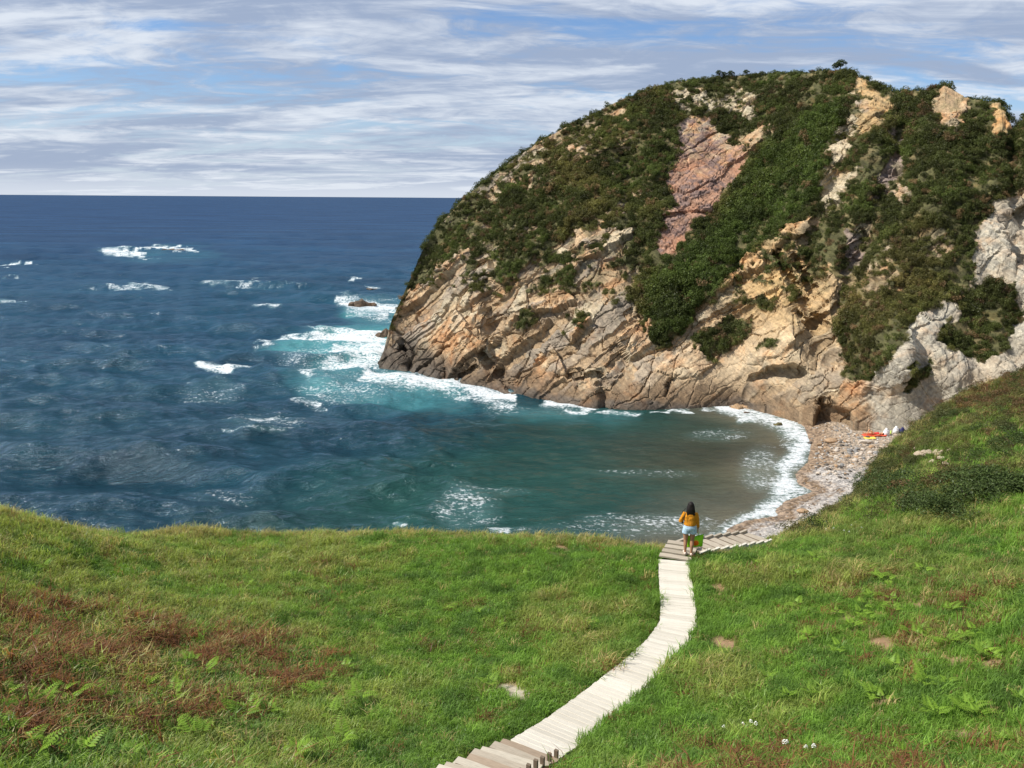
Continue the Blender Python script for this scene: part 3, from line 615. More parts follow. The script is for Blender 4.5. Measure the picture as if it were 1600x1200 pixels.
    pf = m.mapping(p, (1, 1, 1), (0, 0, math.radians(12))); pf = m.mapping(pf, (0.40, 1.0, 1.0))
    lace = m.noise(1.3, 9, 0.70, pf, 1.1); lace2 = m.noise(0.30, 7, 0.66, pf, 0.9); spk = m.noise(3.2, 3, 0.6, p, 0.4)
    ridg = m.math('SUBTRACT', 1.0, m.math('MULTIPLY', m.math('ABSOLUTE', m.math('SUBTRACT', lace, 0.5)), 7.0))
    lv = m.math('ADD', m.math('MULTIPLY', m.rng(spk, 0.30, 0.72), 0.40), m.math('ADD', m.math('MULTIPLY', m.rng(lace2, 0.30, 0.70), 0.32), m.math('MULTIPLY', m.math('MAXIMUM', ridg, 0.0), 0.40)))
    fm = m.rng(m.math('ADD', f, m.math('MULTIPLY', m.math('SUBTRACT', lv, 0.55), 1.05)), 0.50, 0.98); fm = m.math('MULTIPLY', fm, m.rng(f, 0.04, 0.25))
    wn = m.mapping(p, (1, 1, 1), (0, 0, math.radians(-12))); wn = m.mapping(wn, (0.45, 1.0, 1.0))
    w1 = m.noise(1.5, 6, 0.62, wn, 0.5); w2 = m.noise(0.16, 7, 0.62, wn, 0.3); w3 = m.noise(6.0, 4, 0.6, wn); w4 = m.noise(0.03, 4, 0.6, wn)
    h = m.math('ADD', m.math('MULTIPLY', w1, 0.30), m.math('ADD', m.math('MULTIPLY', w2, 0.8), m.math('ADD', m.math('MULTIPLY', w3, 0.03), m.math('MULTIPLY', w4, 2.5))))
    nrm = m.bump(h, 1.0, 1.0)
    wind = m.noise(0.035, 12, 0.78, m.mapping(p, (0.30, 1.0, 1.0), (0, 0, math.radians(9))), 0.4); c = m.mix(1.0, c, m.mix(m.rng(wind, 0.32, 0.68), (0.62, 0.66, 0.72), (1.38, 1.36, 1.30)), 'MULTIPLY')  # light and dark streaks of distant wave reflection, painted into the diffuse colour
    c2 = m.mix(m.math('MULTIPLY', m.rng(f, 0.1, 0.9), 0.45), c, (0.17, 0.32, 0.32))
    di = m.n('ShaderNodeBsdfDiffuse'); m.l(c2, di.inputs[0]); m.l(nrm, di.inputs['Normal'])
    gl = m.n('ShaderNodeBsdfGlossy'); gl.inputs['Color'].default_value = (0.74, 0.87, 1.0, 1); gl.inputs['Roughness'].default_value = 0.13; m.l(nrm, gl.inputs['Normal'])
    fr = m.n('ShaderNodeFresnel'); fr.inputs['IOR'].default_value = 1.333; m.l(nrm, fr.inputs['Normal'])
    ws = m.n('ShaderNodeMixShader'); inc = m.n('ShaderNodeSeparateXYZ'); m.l(m.n('ShaderNodeNewGeometry').outputs['Incoming'], inc.inputs[0]); m.l(m.math('MINIMUM', fr.outputs[0], m.rng(inc.outputs[2], 0.03, 0.28, 0.13, 0.55, False)), ws.inputs[0]); m.l(di.outputs[0], ws.inputs[1]); m.l(gl.outputs[0], ws.inputs[2])
    fo = m.n('ShaderNodeBsdfPrincipled'); fo.inputs['Base Color'].default_value = (0.72, 0.75, 0.76, 1); fo.inputs['Roughness'].default_value = 0.9; fo.inputs['Specular IOR Level'].default_value = 0.1
    m.l(m.bump(m.math('ADD', lace, m.math('MULTIPLY', spk, 0.6)), 1.0, 0.35), fo.inputs['Normal'])
    mx = m.n('ShaderNodeMixShader'); m.l(m.math('MULTIPLY', fm, 0.95), mx.inputs[0]); m.l(ws.outputs[0], mx.inputs[1]); m.l(fo.outputs[0], mx.inputs[2]); m.l(mx.outputs[0], m.out.inputs[0])
    tag(link('sea', me, m.m), 'choppy blue green sea with white foam in the cove', kind='structure')
build_sea()

# ------------------------------------------------------------------ SCATTER TOOLS (only for uncountable cover)
def scatter(name, protos, P, rot, scl, idx, tint, label, kind='stuff'):
    pc = bpy.data.collections.new(name + '_sources')
    for o in protos: pc.objects.link(o)
    me = bpy.data.meshes.new(name); n = len(P)
    me.vertices.add(n); me.vertices.foreach_set('co', np.asarray(P, np.float32).ravel())
    def fa(nm, t, key, x):
        at = me.attributes.new(nm, t, 'POINT'); at.data.foreach_set(key, np.asarray(x).ravel())
    fa('rot', 'FLOAT_VECTOR', 'vector', rot.astype(np.float32)); fa('scl', 'FLOAT_VECTOR', 'vector', scl.astype(np.float32)); fa('pick', 'INT', 'value', idx.astype(np.int32))
    fa('tint', 'FLOAT_VECTOR', 'vector', tint.astype(np.float32))
    o = link(name, me)
    ng = bpy.data.node_groups.new(name + '_nodes', 'GeometryNodeTree')
    ng.interface.new_socket('Geometry', in_out='INPUT', socket_type='NodeSocketGeometry'); ng.interface.new_socket('Geometry', in_out='OUTPUT', socket_type='NodeSocketGeometry')
    N = ng.nodes; L = ng.links; gi = N.new('NodeGroupInput'); go = N.new('NodeGroupOutput'); ip = N.new('GeometryNodeInstanceOnPoints')
    ci = N.new('GeometryNodeCollectionInfo'); ci.inputs['Collection'].default_value = pc; ci.inputs['Separate Children'].default_value = True; ci.inputs['Reset Children'].default_value = True
    def na(nm, t):
        x = N.new('GeometryNodeInputNamedAttribute'); x.data_type = t; x.inputs['Name'].default_value = nm; return x.outputs['Attribute']
    er = N.new('FunctionNodeEulerToRotation'); L.new(na('rot', 'FLOAT_VECTOR'), er.inputs[0])
    L.new(gi.outputs[0], ip.inputs['Points']); L.new(ci.outputs[0], ip.inputs['Instance']); ip.inputs['Pick Instance'].default_value = True
    L.new(na('pick', 'INT'), ip.inputs['Instance Index']); L.new(er.outputs[0], ip.inputs['Rotation']); L.new(na('scl', 'FLOAT_VECTOR'), ip.inputs['Scale'])
    L.new(ip.outputs[0], go.inputs[0])
    md = o.modifiers.new('scatter', 'NODES'); md.node_group = ng
    return tag(o, label, kind=kind)
def proto(name, me, mat):
    o = bpy.data.objects.new(name, me); me.materials.append(mat); return o
def leaf_mat(name, col=None, trans=0.3, var=0.35, rough=0.6, gloss=0.012):
    m = NT(name); base = m.attr('tint', 'Vector', inst=True) if col is None else col
    br = m.attr('br', 'Fac'); c = m.mix(1.0, base, m.mix(br, (1 - var, 1 - var, 1 - var), (1 + var, 1 + var * 0.9, 1 + var * 0.5)), 'MULTIPLY')
    d = m.n('ShaderNodeBsdfDiffuse'); t = m.n('ShaderNodeBsdfTranslucent'); g = m.n('ShaderNodeBsdfGlossy'); g.inputs['Roughness'].default_value = 0.45
    m.l(c, d.inputs[0]); m.l(m.mix(1.0, c, (1.15, 1.2, 0.6), 'MULTIPLY'), t.inputs[0]); a = m.n('ShaderNodeMixShader'); a.inputs[0].default_value = trans
    m.l(d.outputs[0], a.inputs[1]); m.l(t.outputs[0], a.inputs[2]); b = m.n('ShaderNodeMixShader'); b.inputs[0].default_value = gloss
    m.l(a.outputs[0], b.inputs[1]); m.l(g.outputs[0], b.inputs[2]); m.l(b.outputs[0], m.out.inputs[0]); return m.m
LEAF = leaf_mat('foliage_tinted'); GRASS = leaf_mat('grass_blades', trans=0.42, var=0.3, gloss=0.02)

def blades_mesh(name, n, rad, h0, h1, w, lean, seed):
    g = np.random.default_rng(seed); V = []; T = []; B = []
    for k in range(n):
        a = g.random() * 6.283; r = rad * math.sqrt(g.random()); bx, by = r * math.cos(a), r * math.sin(a); h = h0 + (h1 - h0) * g.random(); th = g.random() * 6.283
        dx, dy = math.cos(th), math.sin(th); ln = lean * (0.3 + g.random()) * h; ww = w * (0.7 + 0.6 * g.random()); sx, sy = -dy * ww, dx * ww; b = len(V)
        V += [(bx - sx, by - sy, -0.03), (bx + sx, by + sy, -0.03), (bx + dx * ln * .35 - sx * .8, by + dy * ln * .35 - sy * .8, h * .6), (bx + dx * ln * .35 + sx * .8, by + dy * ln * .35 + sy * .8, h * .6), (bx + dx * ln, by + dy * ln, h * (1 - 0.25 * lean))]
        T += [(b, b + 1, b + 3), (b, b + 3, b + 2), (b + 2, b + 3, b + 4)]; v = g.random(); B += [v] * 5
    me = mesh_np(name, V, T, False); add_float(me, 'br', B); return me
def bush_mesh(name, n, leaf, seed, flat=0.62, lobes=7, spiky=0.0):
    """leaf cards spread through a lumpy mound of radius 1"""
    g = np.random.default_rng(seed); lc = g.normal(size=(lobes, 3)) * [0.42, 0.42, 0.24] + [0, 0, 0.28]; lr = 0.36 + 0.28 * g.random(lobes)
    V = []; T = []; B = []
    for k in range(n):
        j = g.integers(lobes); d = g.normal(size=3); d /= np.linalg.norm(d); d[2] = abs(d[2]) if g.random() < 0.8 else d[2]
        p = lc[j] + d * lr[j] * (0.62 + 0.42 * g.random() ** 0.6); p[2] *= flat / 0.62
        if p[2] < -0.12: p[2] = -0.12 * g.random()
        nrm = d + g.normal(size=3) * 0.75; nrm /= np.linalg.norm(nrm); t = np.cross(nrm, g.normal(size=3)); t /= np.linalg.norm(t); bt = np.cross(nrm, t)
        s = leaf * (0.55 + 0.9 * g.random()); b = len(V); w = 0.5 - 0.25 * spiky
        V += [p - t * s, p + bt * s * w, p + t * s, p - bt * s * w]; T += [(b, b + 1, b + 2), (b, b + 2, b + 3)]; v = g.random(); B += [v] * 4
    me = mesh_np(name, V, T, False); add_float(me, 'br', B); return me

# ------------------------------------------------------------------ SCRUB ON THE HEADLAND
def build_scrub():
    protos = [proto('scrub_mound', bush_mesh('scrub_mound', 800, 0.085, 100 + k, 0.6, 9), LEAF) for k in range(5)]
    NU, NV = HEAD['NU'], HEAD['NV']; P = HEAD['P'].reshape(NU, NV, 3)
    ar = np.linalg.norm(np.cross(np.gradient(P, axis=0), np.gradient(P, axis=1)), axis=2).ravel()
    veg = HEAD['veg']; g = np.random.default_rng(11)
    vg = veg.reshape(NU, NV).copy()
    for ax in (0, 1):
        c = np.cumsum(np.pad(vg, [(5, 4) if a == ax else (0, 0) for a in (0, 1)], mode='edge'), axis=ax)
        vg = (np.take(c, range(9, c.shape[ax]), ax) - np.take(c, range(0, c.shape[ax] - 9), ax)) / 9; vg = np.concatenate([vg, np.take(vg, [-1] * (NV - vg.shape[1] if ax else NU - vg.shape[0]), ax)], ax)
    core = sstep(vg.ravel(), 0.45, 0.95)
    gap = sstep(fbm(HEAD['P'] * 0.6, 3, 203), -0.25, 0.10); w = ar * (veg > 0.5) * (0.18 + 0.82 * gap) * (HEAD['PX'][:, 0] < 1760); n = 21000; pick = g.choice(len(w), n, p=w / w.sum())
    w2 = ar * ((veg > 0.02) & (veg <= 0.5)) * (HEAD['PX'][:, 0] < 1760); n2 = 900; pick2 = g.choice(len(w2), n2, p=w2 / w2.sum())
    pts = HEAD['P'][pick]; px = HEAD['PX'][pick]
    f = fbm(pts * 0.11, 3, 201); f2 = fbm(pts * 0.35, 3, 202)
    size = (0.16 + 0.56 * g.random(n) ** 2.2) * (0.8 + 0.4 * sstep(f, -.3, .5)) * (0.45 + 0.55 * core[pick])
    # the dense thicket in the middle and on the right is taller
    thick = 1 - sstep(sdf(px, [(1010, 540), (1000, 440), (1110, 345), (1200, 215), (1320, 140), (1320, 200), (1290, 300), (1190, 385), (1070, 520)]), -20, 10)
    size *= 1 + 0.25 * thick
    low = 1 - sstep(px[:, 0], 640, 900); size *= 1 - 0.25 * low
    top = sstep((pick % NV) / NV, 0.975, 1.0); size *= 1 - 0.3 * top
    dk = np.array([0.062, 0.076, 0.024]); gr = np.array([0.076, 0.108, 0.027]); ol = np.array([0.150, 0.125, 0.046]); br = np.array([0.16, 0.108, 0.058])
    C = dk + (gr - dk) * sstep(f2 + 0.8 * thick - 0.2, -0.3, 0.5)[:, None]
    olz = 1 - sstep(sdf(px, [(1340, 420), (1440, 330), (1490, 380), (1470, 470), (1400, 520), (1330, 560)]), -25, 25)
    C = C + (ol - C) * np.clip(sstep(f + 0.5 * f2, 0.1, 0.5) * 0.6 * (1 - 0.8 * thick) + 0.08 * (1 - thick) + 0.45 * olz, 0, 1)[:, None]
    r = g.random(n); C = np.where((r < 0.10 * (1 - .7 * thick))[:, None], br, C); C *= ((0.55 + 0.9 * g.random(n)) * (0.8 + 0.45 * sstep(f2, -.5, .5)))[:, None]
    pts2 = HEAD['P'][pick2]; C2 = (ol * 0.5 + gr * 0.5) * (0.7 + 0.6 * g.random(n2))[:, None]
    # back of the crest
    bk = HEAD['back'][:, :10].reshape(-1, 3); bk = bk[bk[:, 2] > 14]; bi = g.choice(len(bk), 1800); ptb = bk[bi]; Cb = dk * (0.8 + 0.5 * g.random(len(bi)))[:, None]
    A = np.concatenate([pts, pts2, ptb]); S = np.concatenate([size, 0.2 + 0.3 * g.random(n2), 0.4 + 0.4 * g.random(len(bi))]); CC = np.concatenate([C, C2, Cb]); m = len(A)
    rot = np.stack([g.normal(0, .15, m) + 0.35, g.normal(0, .15, m), g.random(m) * 0], 1); rot[:, 2] = 0
    rot = np.stack([0.5 + g.normal(0, .2, m), g.normal(0, .25, m), g.normal(0, .5, m)], 1)
    sc = np.stack([S, S * (0.8 + .4 * g.random(m)), S * (0.75 + 0.5 * g.random(m))], 1)
    A[:, 2] -= 0.05 * S
    scatter('scrub', protos, A, rot, sc, g.integers(0, 5, m), CC, 'dark green gorse scrub covering the upper slopes of the headland')
build_scrub()

# ------------------------------------------------------------------ GRASS
def build_grass():
    protos = [proto('grass_a_tuft', blades_mesh('grass_a_tuft', 34, 0.13, 0.04, 0.115, 0.0048, 0.85, 300 + k), GRASS) for k in range(3)]
    protos += [proto('grass_b_tuft', blades_mesh('grass_b_tuft', 30, 0.15, 0.08, 0.24, 0.0048, 0.95, 310 + k), GRASS) for k in range(2)]
    protos += [proto('grass_c_litter', blades_mesh('grass_c_litter', 30, 0.16, 0.05, 0.24, 0.005, 1.3, 320 + k), GRASS) for k in range(2)]
    g = np.random.default_rng(12)
    def sample(r0, r1, dens, az0=-44, az1=46):
        area = 0.5 * (r1 * r1 - r0 * r0) * math.radians(az1 - az0); n = int(area * dens)
        r = np.sqrt(g.random(n) * (r1 * r1 - r0 * r0) + r0 * r0); a = np.radians(az0 + (az1 - az0) * g.random(n)); return np.stack([np.sin(a) * r, np.cos(a) * r], 1)
    XY = np.concatenate([sample(6.5, 14, 260), sample(14, 20, 230), sample(20, 31, 170), sample(31, 62, 60, 8, 46)])
    sd = crest_sd(XY); ok = sd < 2.2
    for ln, w in ((PATHLINES[0], 0.46), (PATHLINES[1], 0.62)):
        dl = dist_line(XY, ln); ok &= dl > w + 0.07 * g.random(len(XY))
    dl = dist_line(XY, STAIR_LOW[:, :2]); ok &= dl > 0.85
    XY = XY[ok]; Z = ground_z(XY); P = np.concatenate([XY, Z[:, None]], 1); px = project(P)
    ok = (px[:, 0] > -140) & (px[:, 0] < 1740) & (px[:, 1] < 1270)
    n1 = fbm(P * 0.5, 4, 21); n2 = fbm(P * 1.9, 3, 22); n3 = fbm(P * 0.22, 3, 23)
    n7 = fbm(P * 4.0, 3, 28); sm = soil_mask(px + np.stack([n2 * 22 + n7 * 16, n1 * 12 + n7 * 10], 1)); ok &= g.random(len(P)) > sm * 1.3 - 0.25 * (sm > 0)
    P = P[ok]; px = px[ok]; n1 = n1[ok]; n2 = n2[ok]; n3 = n3[ok]; m = len(P); R = np.hypot(P[:, 0], P[:, 1]); sd = crest_sd(P[:, :2])
    pw = px + np.stack([n1 * 40, n2 * 16], 1)
    bm = 1 - sstep(sdf(pw, BROWN), -40, 20); hm = 1 - sstep(sdf(pw, HEATH), -10, 18)
    lush = np.array([0.165, 0.290, 0.046]); olive = np.array([0.250, 0.300, 0.075]); straw = np.array([0.38, 0.31, 0.14]); brown = np.array([0.215, 0.100, 0.048]); dkg = np.array([0.095, 0.180, 0.038])
    left = 1 - sstep(px[:, 0], 150, 900); C = lush + (olive - lush) * np.clip(sstep(n1 + 0.5 * n2 + 0.25 * left, -0.05, 0.55) + 0.15 * left, 0, 1)[:, None]
    C = C + (dkg - C) * (sstep(-n2 - 0.3 * n1, 0.08, 0.4) * 0.75)[:, None]
    path = np.minimum(dist_line(P[:, :2], PATHLINES[0]), dist_line(P[:, :2], PATHLINES[1])); pm = 1 - sstep(path, 0.5, 1.4)
    C = C + (np.array([0.125, 0.235, 0.038]) - C) * (0.6 * pm)[:, None]
    hill = sstep(px[:, 0], 1230, 1420) * (1 - sstep(px[:, 1], 820, 960)); C = C + (np.array([0.150, 0.165, 0.052]) - C) * (0.8 * hill * sstep(n3 + .5 * n1, -.4, .3))[:, None]
    r = g.random(m); pick = g.integers(0, 3, m)
    tall = sstep(n1 * 0.6 + n2 * 0.5 + 0.35 * pm + 0.5 * hill, 0.22, 0.55); t_ = g.random(m) < 0.06 + 0.4 * tall; pick = np.where(t_, 3 + g.integers(0, 2, m), pick)
    mott = (1 - sstep(np.hypot((px[:, 0] - 1420) / 200, (px[:, 1] - 980) / 110), 0.3, 1.1)) * sstep(n2 + .5 * n1, -.05, .3); ps = 0.025 + 0.22 * mott + 0.05 * left + 0.20 * bm + 0.12 * hm + 0.25 * sm[ok] + 0.08 * hill + 0.10 * sstep(n1, 0.1, 0.5); st = r < ps; C = np.where(st[:, None], straw, C)
    n5 = fbm(P * 3.1, 3, 29); pb = np.clip(0.75 * bm * sstep(n2 + 0.9 * n5, -0.1, 0.6) + 0.4 * hm * sstep(n5, -.3, .3) + 0.30 * sstep(px[:, 1], 1150, 1200) * (px[:, 0] > 1000) * sstep(n2 + .5 * n5, 0.05, .35) + 0.05 * sstep(n5 + n2, .4, .7) + 0.16 * mott + 0.002, 0, 0.85)
    b_ = (r > ps) & (g.random(m) < pb); C = np.where(b_[:, None], brown, C); pick = np.where(b_, 5 + g.integers(0, 2, m), pick)
    edge = (1 - sstep(np.abs(sd), 0.3, 1.8)); e_ = (g.random(m) < 0.25 * edge); C = np.where(e_[:, None], straw * 0.8 + olive * 0.2, C); pick = np.where(e_ & (g.random(m) < 0.5), 3, pick)
    n6 = fbm(P * 5.5, 2, 27); C *= ((0.68 + 0.62 * g.random(m)) * (0.86 + 0.34 * sstep(n6, -.5, .5)))[:, None]
    tus = sstep(fbm(P * 2.6, 2, 26), 0.22, 0.45); S = (0.70 + 0.6 * g.random(m)) * (1 + 0.22 * tus) * np.where(R > 31, 1.35, np.where(R > 20, 1.1, 1.0)) * (0.85 + 0.35 * sstep(n1, -.4, .5)) * (1 + 0.35 * bm) 
    S *= 1 + 0.3 * sstep(px[:, 1], 1120, 1200) * (1 - sstep(px[:, 0], 300, 560))
    rot = np.stack([g.normal(0, .15, m), g.normal(0, .15, m), g.random(m) * 6.283], 1); sc = np.stack([S, S, S * (0.8 + 0.5 * g.random(m))], 1)
    scatter('grass', protos, P, rot, sc, pick, C, 'green meadow grass with dry and rusty brown patches')
    print('grass tufts', m)
build_grass()

def build_hillside_scrub():
    pr = [proto('low_scrub', bush_mesh('low_scrub', 700, 0.07, 160 + k, 0.6, 7, 0.5), LEAF) for k in range(3)]
    g = np.random.default_rng(14); n = 36000; XY = np.stack([g.uniform(8, 52, n), g.uniform(24, 62, n)], 1); sd = crest_sd(XY); Z = ground_z(XY); P = np.concatenate([XY, Z[:, None]], 1); px = project(P)
    n1 = fbm(P * 0.28, 3, 171); n2 = fbm(P * 0.9, 3, 172); z = np.zeros(n)
    for poly, k in ((HEATH, 0.75), ([(1340, 770), (1355, 715), (1400, 675), (1450, 640), (1500, 640), (1470, 690), (1420, 730), (1400, 780), (1370, 800)], 0.6), ([(1400, 800), (1430, 750), (1600, 720), (1760, 700), (1760, 800), (1500, 820)], 0.5), ([(1180, 870), (1240, 820), (1340, 770), (1330, 800), (1260, 850)], 0.3)):
        z = np.maximum(z, k * (1 - sstep(sdf(px + np.stack([n2 * 20, n1 * 14], 1), poly), -8, 14)))
    z = np.maximum(z, 0.22 * (px[:, 1] < 830) * (px[:, 0] > 1230)); z = np.maximum(z, 0.6 * (np.abs(sd - 1.2) < 1.4) * (px[:, 0] > 1230))
    bank = np.hypot((px[:, 0] - 1457) / 34, (px[:, 1] - 718) / 17) < 1
    ok = (g.random(n) < z * (0.35 + 0.9 * sstep(n1 + .5 * n2, -.3, .4))) & (sd < 3.0) & ~bank & (px[:, 0] > 1170); P = P[ok]; n1 = n1[ok]; n2 = n2[ok]; px = px[ok]; m = len(P)
    S = 0.14 + 0.34 * g.random(m) ** 2; dk = np.array([.055, .082, .026]); ol = np.array([.12, .115, .042]); br = np.array([.135, .085, .045]); C = dk + (ol - dk) * sstep(n2, -.3, .4)[:, None]
    hm = 1 - sstep(sdf(px, HEATH), -10, 15); C = np.where((g.random(m) < .12 + .4 * hm)[:, None], br, C) * (.7 + .6 * g.random(m))[:, None]
    scatter('hillside_scrub', pr, P, np.stack([g.normal(0, .2, m), g.normal(0, .2, m), g.random(m) * 6.28], 1), np.stack([S * 1.2, S * 1.2, S], 1), g.integers(0, 3, m), C, 'low brown and green scrub over the hillside above the beach')
build_hillside_scrub()

# ------------------------------------------------------------------ BOARDWALK AND STEPS
def wood_mat(name, col, var=0.25, scale=1.0):
    m = NT(name); co = m.objco(); oi = m.n('ShaderNodeObjectInfo'); g = m.mapping(co, (3, 40, 20)); n = m.noise(1.5 * scale, 6, 0.65, g, 0.6); n2 = m.noise(7, 5, 0.6, co)
    c = m.mix(1.0, col, m.mix(n, (1 - var,) * 3, (1 + var * .7,) * 3), 'MULTIPLY'); c = m.mix(1.0, c, m.mix(n2, (0.86, 0.85, 0.83), (1.1, 1.1, 1.1)), 'MULTIPLY')
    c = m.mix(1.0, c, m.mix(oi.outputs['Random'], (0.87, 0.865, 0.85), (1.06, 1.06, 1.06)), 'MULTIPLY')
    m.prin(c, 0.8, m.bump(n, 0.5, 0.01), 0.25); return m.m
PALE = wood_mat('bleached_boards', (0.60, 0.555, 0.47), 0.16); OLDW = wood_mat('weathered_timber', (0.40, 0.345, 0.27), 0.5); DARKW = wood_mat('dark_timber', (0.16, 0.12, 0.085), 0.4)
def plank_mesh(name, L, W, T, seed, bow=0.004):
    """a sawn board: bevelled top edges, slightly bowed and uneven, about 36 triangles"""
    g = random.Random(seed); V = []; Fc = []; nx = 4; b = 0.006
    prof = [(-W / 2, -T), (-W / 2, -b), (-W / 2 + b, 0), (W / 2 - b, 0), (W / 2, -b), (W / 2, -T)]
    for i in range(nx):
        x = -L / 2 + L * i / (nx - 1) + (g.uniform(-.008, .008) if i in (0, nx - 1) else 0); dy = g.uniform(-.003, .003); dz = g.uniform(-bow, bow)
        for y, z in prof: V.append((x, y + dy, z + dz))
    k = len(prof)
    for i in range(nx - 1):
        for j in range(k): a = i * k + j; c = i * k + (j + 1) % k; Fc.append((a, c, c + k, a + k))
    Fc.append(tuple(range(k))); Fc.append(tuple((nx - 1) * k + j for j in reversed(range(k))))
    me = pymesh(name, V, Fc); return me
def polyline(P, n=400):
    P = np.asarray(P, float); t = np.linspace(0, 1, len(P)); tt = np.linspace(0, 1, n); Q = np.stack([np.interp(tt, t, P[:, k]) for k in range(3)], 1)
    for _ in range(60): Q[1:-1] = 0.5 * Q[1:-1] + 0.25 * (Q[:-2] + Q[2:])
    s = np.concatenate([[0], np.cumsum(np.linalg.norm(np.diff(Q, axis=0), axis=1))]); return Q, s
def frame(o, c, along, up=(0, 0, 1)):
    y = np.asarray(along, float); y = y / np.linalg.norm(y); x = np.cross(y, up); x /= np.linalg.norm(x); z = np.cross(x, y)
    o.matrix_basis = Matrix(((x[0], y[0], z[0], c[0]), (x[1], y[1], z[1], c[1]), (x[2], y[2], z[2], c[2]), (0, 0, 0, 1)))
PL = [plank_mesh('plank', 0.86, 0.138, 0.045, k, 0.0015) for k in range(6)]
for me in PL: me.materials.append(PALE)
def build_boardwalk():
    root = empty('boardwalk'); tag(root, 'pale boardwalk of crosswise planks curving down through the grass', 'boardwalk')
    pts = BW.copy(); pts[:, 2] += 0.07
    Q, s = polyline(pts); z = np.interp(s, s, Q[:, 2]); n = int(s[-1] / 0.150); k = 0
    for i in range(n):
        d = (i + 0.5) * 0.150; c = np.array([np.interp(d, s, Q[:, a]) for a in range(3)]); e = 0.35
        t = np.array([np.interp(min(d + e, s[-1]), s, Q[:, a]) - np.interp(max(d - e, 0), s, Q[:, a]) for a in range(3)])
        o = link('plank', PL[i % 6], None, root); c[2] += random.uniform(-.002, .002); frame(o, c, t + np.array([random.gauss(0, .003), 0, 0]))
    V = []; Fc = []
    for sgn in (-0.3, 0.3):
        for i in range(0, 399, 19):
            a = Q[i]; b = Q[min(i + 19, 399)]; t = b - a; x = np.cross(t, [0, 0, 1]); x /= np.linalg.norm(x); c = (a + b) / 2 + x * sgn - np.array([0, 0, 0.11])
            box(V, Fc, c, x * 0.035, t / 2, np.array([0, 0, 0.05]))
    link('bearer', pymesh('bearer', V, Fc), DARKW, root)
    return Q
BWQ = build_boardwalk()
def build_stairs():
    # lower flight, climbing towards the viewer from the near end of the boardwalk
    root = empty('timber_steps'); tag(root, 'weathered timber steps rising from the near end of the boardwalk', 'steps')
    a = BWQ[0] + np.array([0, 0, 0.0]); d = STAIR_LOW[1] - STAIR_LOW[0]; d[2] = 0; d0 = BWQ[0] - BWQ[12]; d0[2] = 0; d0 /= np.linalg.norm(d0); d = d / np.linalg.norm(d)
    c = a.copy(); h = d0.copy(); me = [plank_mesh('tread', 0.98, 0.205, 0.05, 20 + k, 0.008) for k in range(3)]
    for q, mt in zip(me, (OLDW, wood_mat('bleached_tread', (0.48, 0.43, 0.345), 0.5), wood_mat('brown_tread', (0.33, 0.255, 0.185), 0.5))): q.materials.append(mt)
    for i in range(11):
        f = min(1, (i + 1) / 4); h = d0 * (1 - f) + d * f; h /= np.linalg.norm(h)
        c = c + h * 0.245; c[2] = max(c[2] + 0.040, gz(c[0], c[1]) + 0.10)
        o = link('tread', me[(2, 0, 1, 0, 2, 1, 0, 1, 2, 0, 1)[i]], None, root); frame(o, c + np.cross(h, [0, 0, 1]) * random.uniform(-.05, .05), h + np.array([random.gauss(0, .05), 0, random.gauss(0, .04)]))
        x = np.cross(h, [0, 0, 1]); V = []; Fc = []
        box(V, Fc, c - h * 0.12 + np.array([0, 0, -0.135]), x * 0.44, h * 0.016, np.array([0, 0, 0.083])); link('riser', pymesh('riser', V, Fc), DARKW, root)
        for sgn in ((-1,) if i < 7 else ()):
            V = []; Fc = []; box(V, Fc, c - h * 0.125 + x * sgn * 0.47 + np.array([0, 0, -0.04]), x * 0.03, h * 0.022, np.array([0, 0, 0.16])); link('shadow_stake', pymesh('shadow_stake', V, Fc), DARKW, root)  # dark stakes standing in for the risers' shadows at the tread ends
    # upper landing and flight going down to the right, towards the beach
    root = empty('beach_steps'); tag(root, 'timber landing and steps leading off the boardwalk down towards the beach', 'steps')
    A = BWQ[-1].copy(); B = ST_END.copy(); h = B - A; h[2] = 0; Ltot = np.linalg.norm(h); h /= Ltot; x = np.cross(h, [0, 0, 1]); fwd = -x
    z0 = A[2]
    lm = [plank_mesh('landing_board', 0.92, 0.22, 0.05, 40 + k) for k in range(3)]
    for q in lm: q.materials.append(OLDW)
    pd = BWQ[-1] - BWQ[-20]; pd[2] = 0; pd /= np.linalg.norm(pd)
    for i in range(4):
        o = link('landing_board', lm[i % 3], None, root); frame(o, A + pd * (0.13 + 0.228 * i) + h * (0.07 + 0.12 * i) + np.array([0, 0, -0.012]), pd + 0.35 * h)
    tm = [plank_mesh('tread', 0.86, 0.40, 0.055, 50 + k, 0.006) for k in range(3)]
    for q in tm: q.materials.append(OLDW)
    nst = 8; run = (Ltot - 0.55) / nst; off = pd * 0.50
    for i in range(nst):
        c = A + off + h * (0.62 + run * (i + 0.5)); zz = z0 - 0.05 - (i + 1) * (z0 - B[2] - 0.14) / nst; c[2] = zz; 
        o = link('tread', tm[i % 3], None, root); frame(o, c, h + np.array([0, random.gauss(0, .05), 0])); o.scale = (1, min(run / 0.40 * 1.06, 1.3), 1)
        V = []; Fc = []; box(V, Fc, c - h * run * 0.47 + np.array([0, 0, 0.01]), x * 0.43, h * 0.02, np.array([0, 0, 0.075])); link('riser', pymesh('riser', V, Fc), DARKW, root)
        for sgn, mt in ((1, PALE), (-1, OLDW)):
            V = []; Fc = []; box(V, Fc, c + x * sgn * 0.475 + np.array([0, 0, 0.015]), x * 0.04, h * run * 0.49, np.array([0, 0, 0.07])); link('side_board', pymesh('side_board', V, Fc), mt, root)
    return A, h, pd, z0
LA, LH, LPD, LZ = build_stairs()

